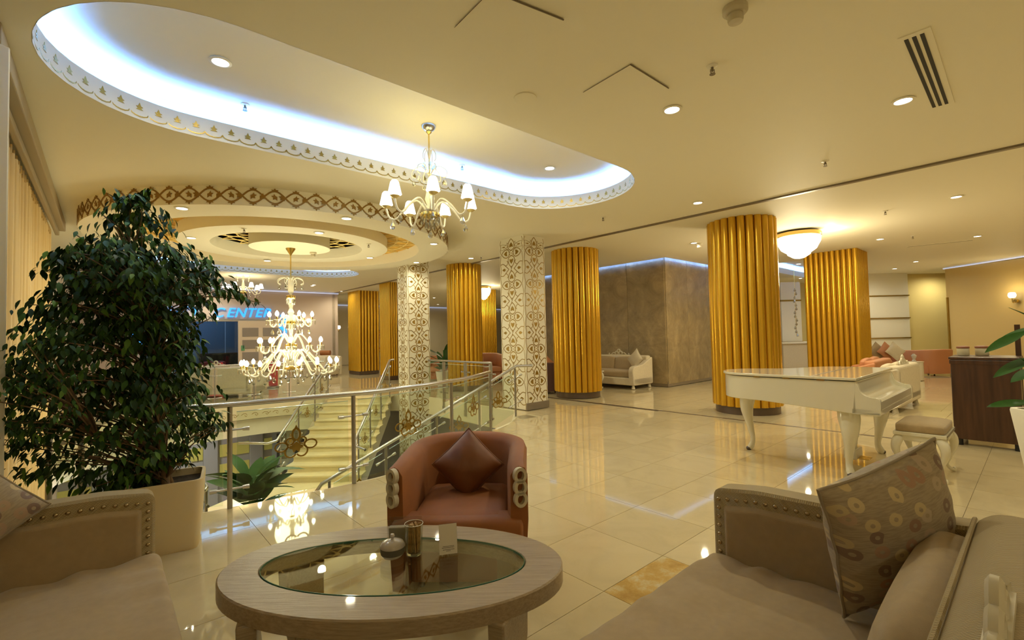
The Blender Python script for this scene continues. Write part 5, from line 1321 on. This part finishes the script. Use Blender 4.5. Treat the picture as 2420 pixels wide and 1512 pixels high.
MB().box((0, 0, .52), (1.6, .5, 1.0)).obj('front', m_black, dk, 0, .02); MB().box((0, 0, 1.04), (1.7, .6, .05)).obj('top', m_dark, dk, 0)
lamp('POINT', 'spa_glow', ST(2.6, 21.6, 2.8), 60, (.45, .65, 1.0), None, .3)
# lit sign letters
sg = thing('lit_sign', 'glowing blue sign letters on the wall above the spa entrance', 'sign', (0, 0, 0))
def letter(ch, px, py):
    d = atd(px, py, 1.0)-camv; tt = (20.34-camv.dot(Av))/d.dot(Av); P = camv+d*tt
    cu_ = bpy.data.curves.new('letter', 'FONT'); cu_.body = ch; cu_.size = .50; cu_.extrude = .03; cu_.shear = .28; cu_.align_x = 'CENTER'; cu_.offset = .004
    tmp = bpy.data.objects.new('tmp', cu_); me = bpy.data.meshes.new_from_object(tmp); bpy.data.objects.remove(tmp); me.materials.clear(); me.materials.append(m_neon)
    o = bpy.data.objects.new('letter', me); C.objects.link(o); o.parent = sg; o.location = P; o.rotation_euler = (PI/2, 0, ROT)
for k, ch in enumerate('CENTER'): letter(ch, (517, 545, 569, 593, 612, 632)[k]-2, 749)
for k, ch in enumerate('BEAUTY'): letter(ch, 330+k*25.5, 747)
for px, py, lab in ((668, 770, 'blue glowing wall emblem behind the big chandelier'), (322, 800, 'blue glowing wall emblem showing through the ficus leaves')):
    d = atd(px, py, 1.0)-camv; P = camv+d*((20.34-camv.dot(Av))/d.dot(Av)); e = thing('wall_emblem', lab, 'sign', P, ROT)
    MB().tube([(x, 0, z) for x, z in catmull([(-.05, .45, 0), (.10, .25, 0), (-.12, .0, 0), (.10, -.22, 0), (-.05, -.45, 0)], 5) and [(p_.x, p_.y) for p_ in catmull([(-.05, .45, 0), (.10, .25, 0), (-.12, .0, 0), (.10, -.22, 0), (-.05, -.45, 0)], 5)]], .07, 8).obj('tube', m_neon, e, 60)

# ------------------------------------------------------------------ far furniture
def far_sofa(name, label, loc, rz, W, D, mt, crest_=True, seat_mt=None, H=.80, cush=0):
    root = thing(name, label, 'sofa', loc, rz)
    MB().box((0, 0, .20), (W, D, .20)).obj('base', mt, root, 0, .03)
    for sx in (-1, 1):
        for sy in (-1, 1): MB().lathe([(.05, 0), (.03, .10)], 10, (sx*(W/2-.08), sy*(D/2-.08), 0)).obj('leg', m_orn, root)
        poly = rounded([(-D/2, .10), (-D/2-.03, .50), (-D/2+.05, .60), (0, .64), (D/2, H-.02), (D/2, .10)], .06); n = len(poly)
        V = [(x, y, z) for x in (sx*(W/2-.16), sx*(W/2)) for y, z in poly]
        MB().add(V, [tuple(range(n)), tuple(range(n, 2*n))[::-1]]+[(i, (i+1) % n, n+(i+1) % n, n+i) for i in range(n)]).obj('arm', mt, root, 40, .02)
    MB().box((0, D/2-.10, H/2+.07), (W-.1, .20, H-.12)).obj('backrest', mt, root, 0, .05, 3)
    c = soft_box(W-.34, D-.3, .18, .05, .03, 8).obj('seat_cushion', seat_mt or mt, root, 60); c.location = (0, -.10, .38)
    for k in (-.5, .5): c = soft_box((W-.36)/2, .14, .38, .05, .03, 6).obj('back_cushion', seat_mt or mt, root, 60); c.location = (k*(W-.36)/2, D/2-.27, .62); c.rotation_euler.x = -R(10)
    if crest_: crest(root, (0, D/2-.1, H-.01), 1.5, m_orn)
    return root
# cream sofa in front of the slate wall, faces -s: local -y -> -B
p = ST(11.0, 8.25); far_sofa('sofa', 'cream sofa with a carved crest standing against the slate wall', (p.x, p.y, 0), ROT-PI/2, 2.1, .92, m_fabc, True, m_fab, .86)
def diamond(label, base, L, nrm, mt, T=.07, up=None):
    nrm = Vector(nrm).normalized(); ux = Vector((-nrm.y, nrm.x, 0)).normalized(); uz = (Vector((0, 0, 1))-nrm*nrm.z*1.0+nrm*-.25).normalized()
    e1 = (ux+uz).normalized()*L; e2 = (-ux+uz).normalized()*L; pillow('throw_cushion', label, base, e1, e2, T, mt, mt, .06, n=10)
q = ST(10.86, 7.42); diamond('peach cushion on the cream sofa by the slate wall', (q.x, q.y, .50), .42, (-.9, -.5, 0), m_fabc)
p = ST(9.95, 8.3); root = thing('side_table', 'small white side table with curved legs beside the round gold column', 'table', (p.x, p.y, 0), ROT)
MB().box((0, 0, .47), (.8, .55, .035)).box((0, 0, .42), (.72, .47, .06)).obj('tabletop', m_white, root, 0, .006)
for sx in (-1, 1):
    for sy in (-1, 1): cabriole(root, sx*.34, sy*.21, .42, .045, sx, sy, m_white, m_white)
p = at(1292, 931, 0); tub_chair('tub_armchair', 'dark plum armchair partly hidden behind the round gold column', (p.x-.05, p.y+.45, 0), R(100), m_plum, .85, .8, .82, False)
q = Vector((p.x+.0, p.y+.4, .5)); diamond('peach cushion on the dark plum armchair', q, .36, (-.2, -1, 0), m_salmon)
# left side beyond the stairwell
p = at(516, 942, 0); far_sofa('sofa', 'cream sofa seen from the back behind the far balustrade', (p.x-.2, p.y+.5, 0), ROT+R(145)+PI/2*0, 1.9, .9, m_fabc, True, m_fabc, .82)
p = at(490, 868, .62); tub_chair('tub_armchair', 'red armchair beyond the cream sofa near the spa', (p.x-.6, p.y+1.2, 0), R(20), m_red, .8, .75, .78, False)
p = at(808, 884, 0); tub_chair('tub_armchair', 'pale armchair with a brown head cushion left of the square gold pillar', (p.x-.35, p.y-.7, 0), R(60), m_fabc, .85, .8, .85, False)
q = at(797, 842, 1.0); s_ = thing('bolster', 'small brown bolster on the pale armchair by the square gold pillar', 'cushion', (p.x-.40, p.y-.75, .855)); MB().tube([(-.2, 0, .1), (.2, 0, .1)], .10, 12).obj('cover', m_brown, s_)
p = at(905, 880, 0); tub_chair('tub_armchair', 'brown armchair standing under the painting', (p.x+.15, p.y+1.6, 0), R(-15), m_brown, .95, .8, .85, False)
q = ST(15, 26.85); d = atd(905, 805, 1.0)-camv; P = camv+d*((26.9-camv.dot(Av))/d.dot(Av)); pa = thing('painting', 'abstract red and cream painting on the far wall', 'painting', P, ROT)
MB().box((0, 0, 0), (1.9, .05, 1.25)).obj('canvas', m_paint, pa, 0); MB().box((0, .01, .64), (1.98, .06, .05)).box((0, .01, -.64), (1.98, .06, .05)).box((.97, .01, 0), (.05, .06, 1.3)).box((-.97, .01, 0), (.05, .06, 1.3)).obj('frame', m_goldp, pa, 0)
p = at(1030, 905, 0); tub_chair('tub_armchair', 'salmon armchair behind the plant between the patterned columns', (p.x-.1, p.y+1.0, 0), R(0), m_salmon, .95, .8, .85, False)
p = at(1156, 900, 0); tub_chair('tub_armchair', 'brown armchair just left of the nearer patterned column', (p.x, p.y+.3, 0), R(20), m_salmon, .85, .8, .92, False)
def broad_plant(label, loc, n, L, W, h, potr, poth, seed, mt=None):
    root = thing('potted_plant', label, 'potted plant', loc); rr = random.Random(seed)
    MB().lathe([(potr*.75, 0), (potr, poth), (potr*.9, poth), (potr*.85, poth-.05), (1e-6, poth-.05)], 20).obj('planter', m_whitep, root)
    for k in range(n):
        a = 2*PI*k/n*2.4; el = rr.uniform(.25, 1.2); l_ = L*rr.uniform(.75, 1.1); me = broad_leaf(l_, W*rr.uniform(.8, 1.15), rr.uniform(.2, .45)).mesh('leaf', 80); me.materials.append(mt or m_leafb)
        o = bpy.data.objects.new('leaf', me); C.objects.link(o); o.parent = root; o.location = (.06*math.cos(a), .06*math.sin(a), poth+h*rr.random()); o.rotation_euler = (rr.uniform(-.4, .4), -el, a)
    MB().tube([(0, 0, poth-.05), (0, 0, poth+h)], .02, 6).obj('stem', m_leafb, root)
broad_plant('large broad leaved plant on the stair landing below the floor edge', (-3.72, 6.62, ZP), 30, .60, .24, .62, .22, .42, 3)
p = at(1050, 912, 0); broad_plant('leafy plant between the two patterned columns behind the straight balustrade', (p.x, p.y, 0), 14, .75, .17, .65, .26, .45, 9, mat('deep_leaf', (.03, .09, .02), .4))
b = at(646, 915, 0); rs = thing('stanchion', 'red upright stand behind the far balustrade under the chandelier', 'stand', (b.x, b.y, 0)); MB().lathe([(.18, 0), (.17, .03), (.03, .05)], 16).obj('foot', m_steeld, rs); MB().box((0, 0, .45), (.28, .05, .8)).obj('panel', m_red, rs, 0, .01)
# right side behind the piano
far_sofa('sofa', 'pale sofa seen from its end right behind the piano keyboard', (7.05, 8.95, 0), ROT+R(178), 1.7, .85, m_fabc, True, m_fabc, .80)
p = atd(2222, 880, 14.3); tub_chair('tub_armchair', 'salmon tub armchair beside the dark walnut stand', (p.x, 14.6, 0), R(185), m_salmon, 1.05, .85, .80, False)
far_sofa('sofa', 'orange leather sofa behind the piano under the square gold pillar', (8.0, 10.7, 0), ROT+R(180), 1.7, .8, m_salmon, False, m_salmon, .78)
far_sofa('sofa', 'salmon sofa with cushions in front of the white panelled wall', (10.75, 14.5, 0), R(0), 2.0, .9, m_salmon, False, m_salmon, .86)
for k, (px, mt_, lab) in enumerate(((2080, m_fab, 'taupe cushion on the salmon sofa, the left one'), (2102, m_salmon, 'orange cushion on the salmon sofa, between two others'), (2122, m_fabc, 'cream cushion on the salmon sofa, the right one'))):
    P = atd(px, 860, 14.0-.16*k); diamond(lab, (P.x, P.y, .50), .42, (0, -1, 0), mt_)
p = atd(2160, 850, 13.2); lt = thing('table_lamp', 'small glass lamp by the salmon sofa end', 'lamp', (p.x, p.y, 0)); MB().lathe([(.2, 0), (.2, .5), (.22, .52), (1e-6, .53)], 16).obj('pedestal', m_fabc, lt); MB().lathe([(.06, .53), (.03, .58), (.07, .68), (.02, .74)], 12).obj('glass_body', m_porc, lt)
# white reception column and counter glimpsed between the gold columns
p = atd(1862, 850, 18.0); cq = thing('patterned_pillar', 'slim white pillar with gold bands between the gold columns', 'column', (p.x, p.y, 0)); MB().box((0, 0, 1.65), (.75, .7, 3.3)).obj('shaft', m_whitep, cq, 0)
for z in (1.02, 2.6): MB().box((0, 0, z), (.78, .73, .06)).obj('gold_band', m_goldp, cq, 0)
p = atd(1885, 850, 17.2); cq = thing('crystal_strand', 'hanging strand of crystals between the gold columns', 'ornament', (p.x, p.y, 3.1))
for k in range(13): put(dropl, cq, (.04*math.sin(k*1.7), 0, -.14*k), 0, 1.5)
MB().tube([(0, 0, .79), (0, 0, -1.8)], .006, 5).obj('cord', m_goldb, cq)
p = atd(1880, 860, 17.0); cq = thing('reception_counter', 'pale reception counter glimpsed between the gold columns', 'counter', (p.x, p.y, 0)); MB().box((0, 0, .5), (1.2, .6, 1.0)).obj('front', m_fabc, cq, 0, .02); MB().box((0, 0, 1.02), (1.3, .7, .05)).obj('top', m_whitep, cq, 0)
def sconce(label, P, rz, n=2, e=8):
    root = thing('wall_sconce', label, 'wall light', P, rz)
    MB().lathe([(.05, -.05), (.06, .0), (.05, .05)], 14).xf(Matrix.Rotation(PI/2, 4, 'X')).obj('backplate', m_goldb, root)
    for k in range(n):
        x = (k-(n-1)/2)*.24; MB().tube(catmull([(0, -.03, 0), (x*.5, -.10, -.06), (x, -.14, .0), (x, -.14, .06)], 4), .010, 6).obj('arm', m_goldb, root); MB().lathe([(.02, .06), (.06, .08), (.02, .10)], 12, (x, -.14, 0)).obj('cup', m_goldb, root)
        MB().lathe([(.07, .10), (.095, .17), (.08, .24), (.05, .26)], 14, (x, -.14, 0)).obj('glass_shade', m_shade, root)
    lamp('POINT', 'sconce_glow', (0, -.28, .22), e, (1, .82, .42), root, .08)
sconce('gold wall sconce with a glowing shade on the right wall', (15.36, 14.15, 2.22), R(-84), 1, 14)
d = atd(793, 775, 1.0)-camv; P = ST(7.70, 22.2, 1.5+27*20.6/1100); P = atd(793, 782, 22.6); sconce('small wall sconce at the corner beside the spa wall', P, ROT+R(60), 1, 5)
d = atd(727, 768, 1.0)-camv; P = camv+d*((20.36-camv.dot(Av))/d.dot(Av)); sconce('small unlit brass sconce on the spa wall right of the big chandelier', P, ROT, 1, 1)
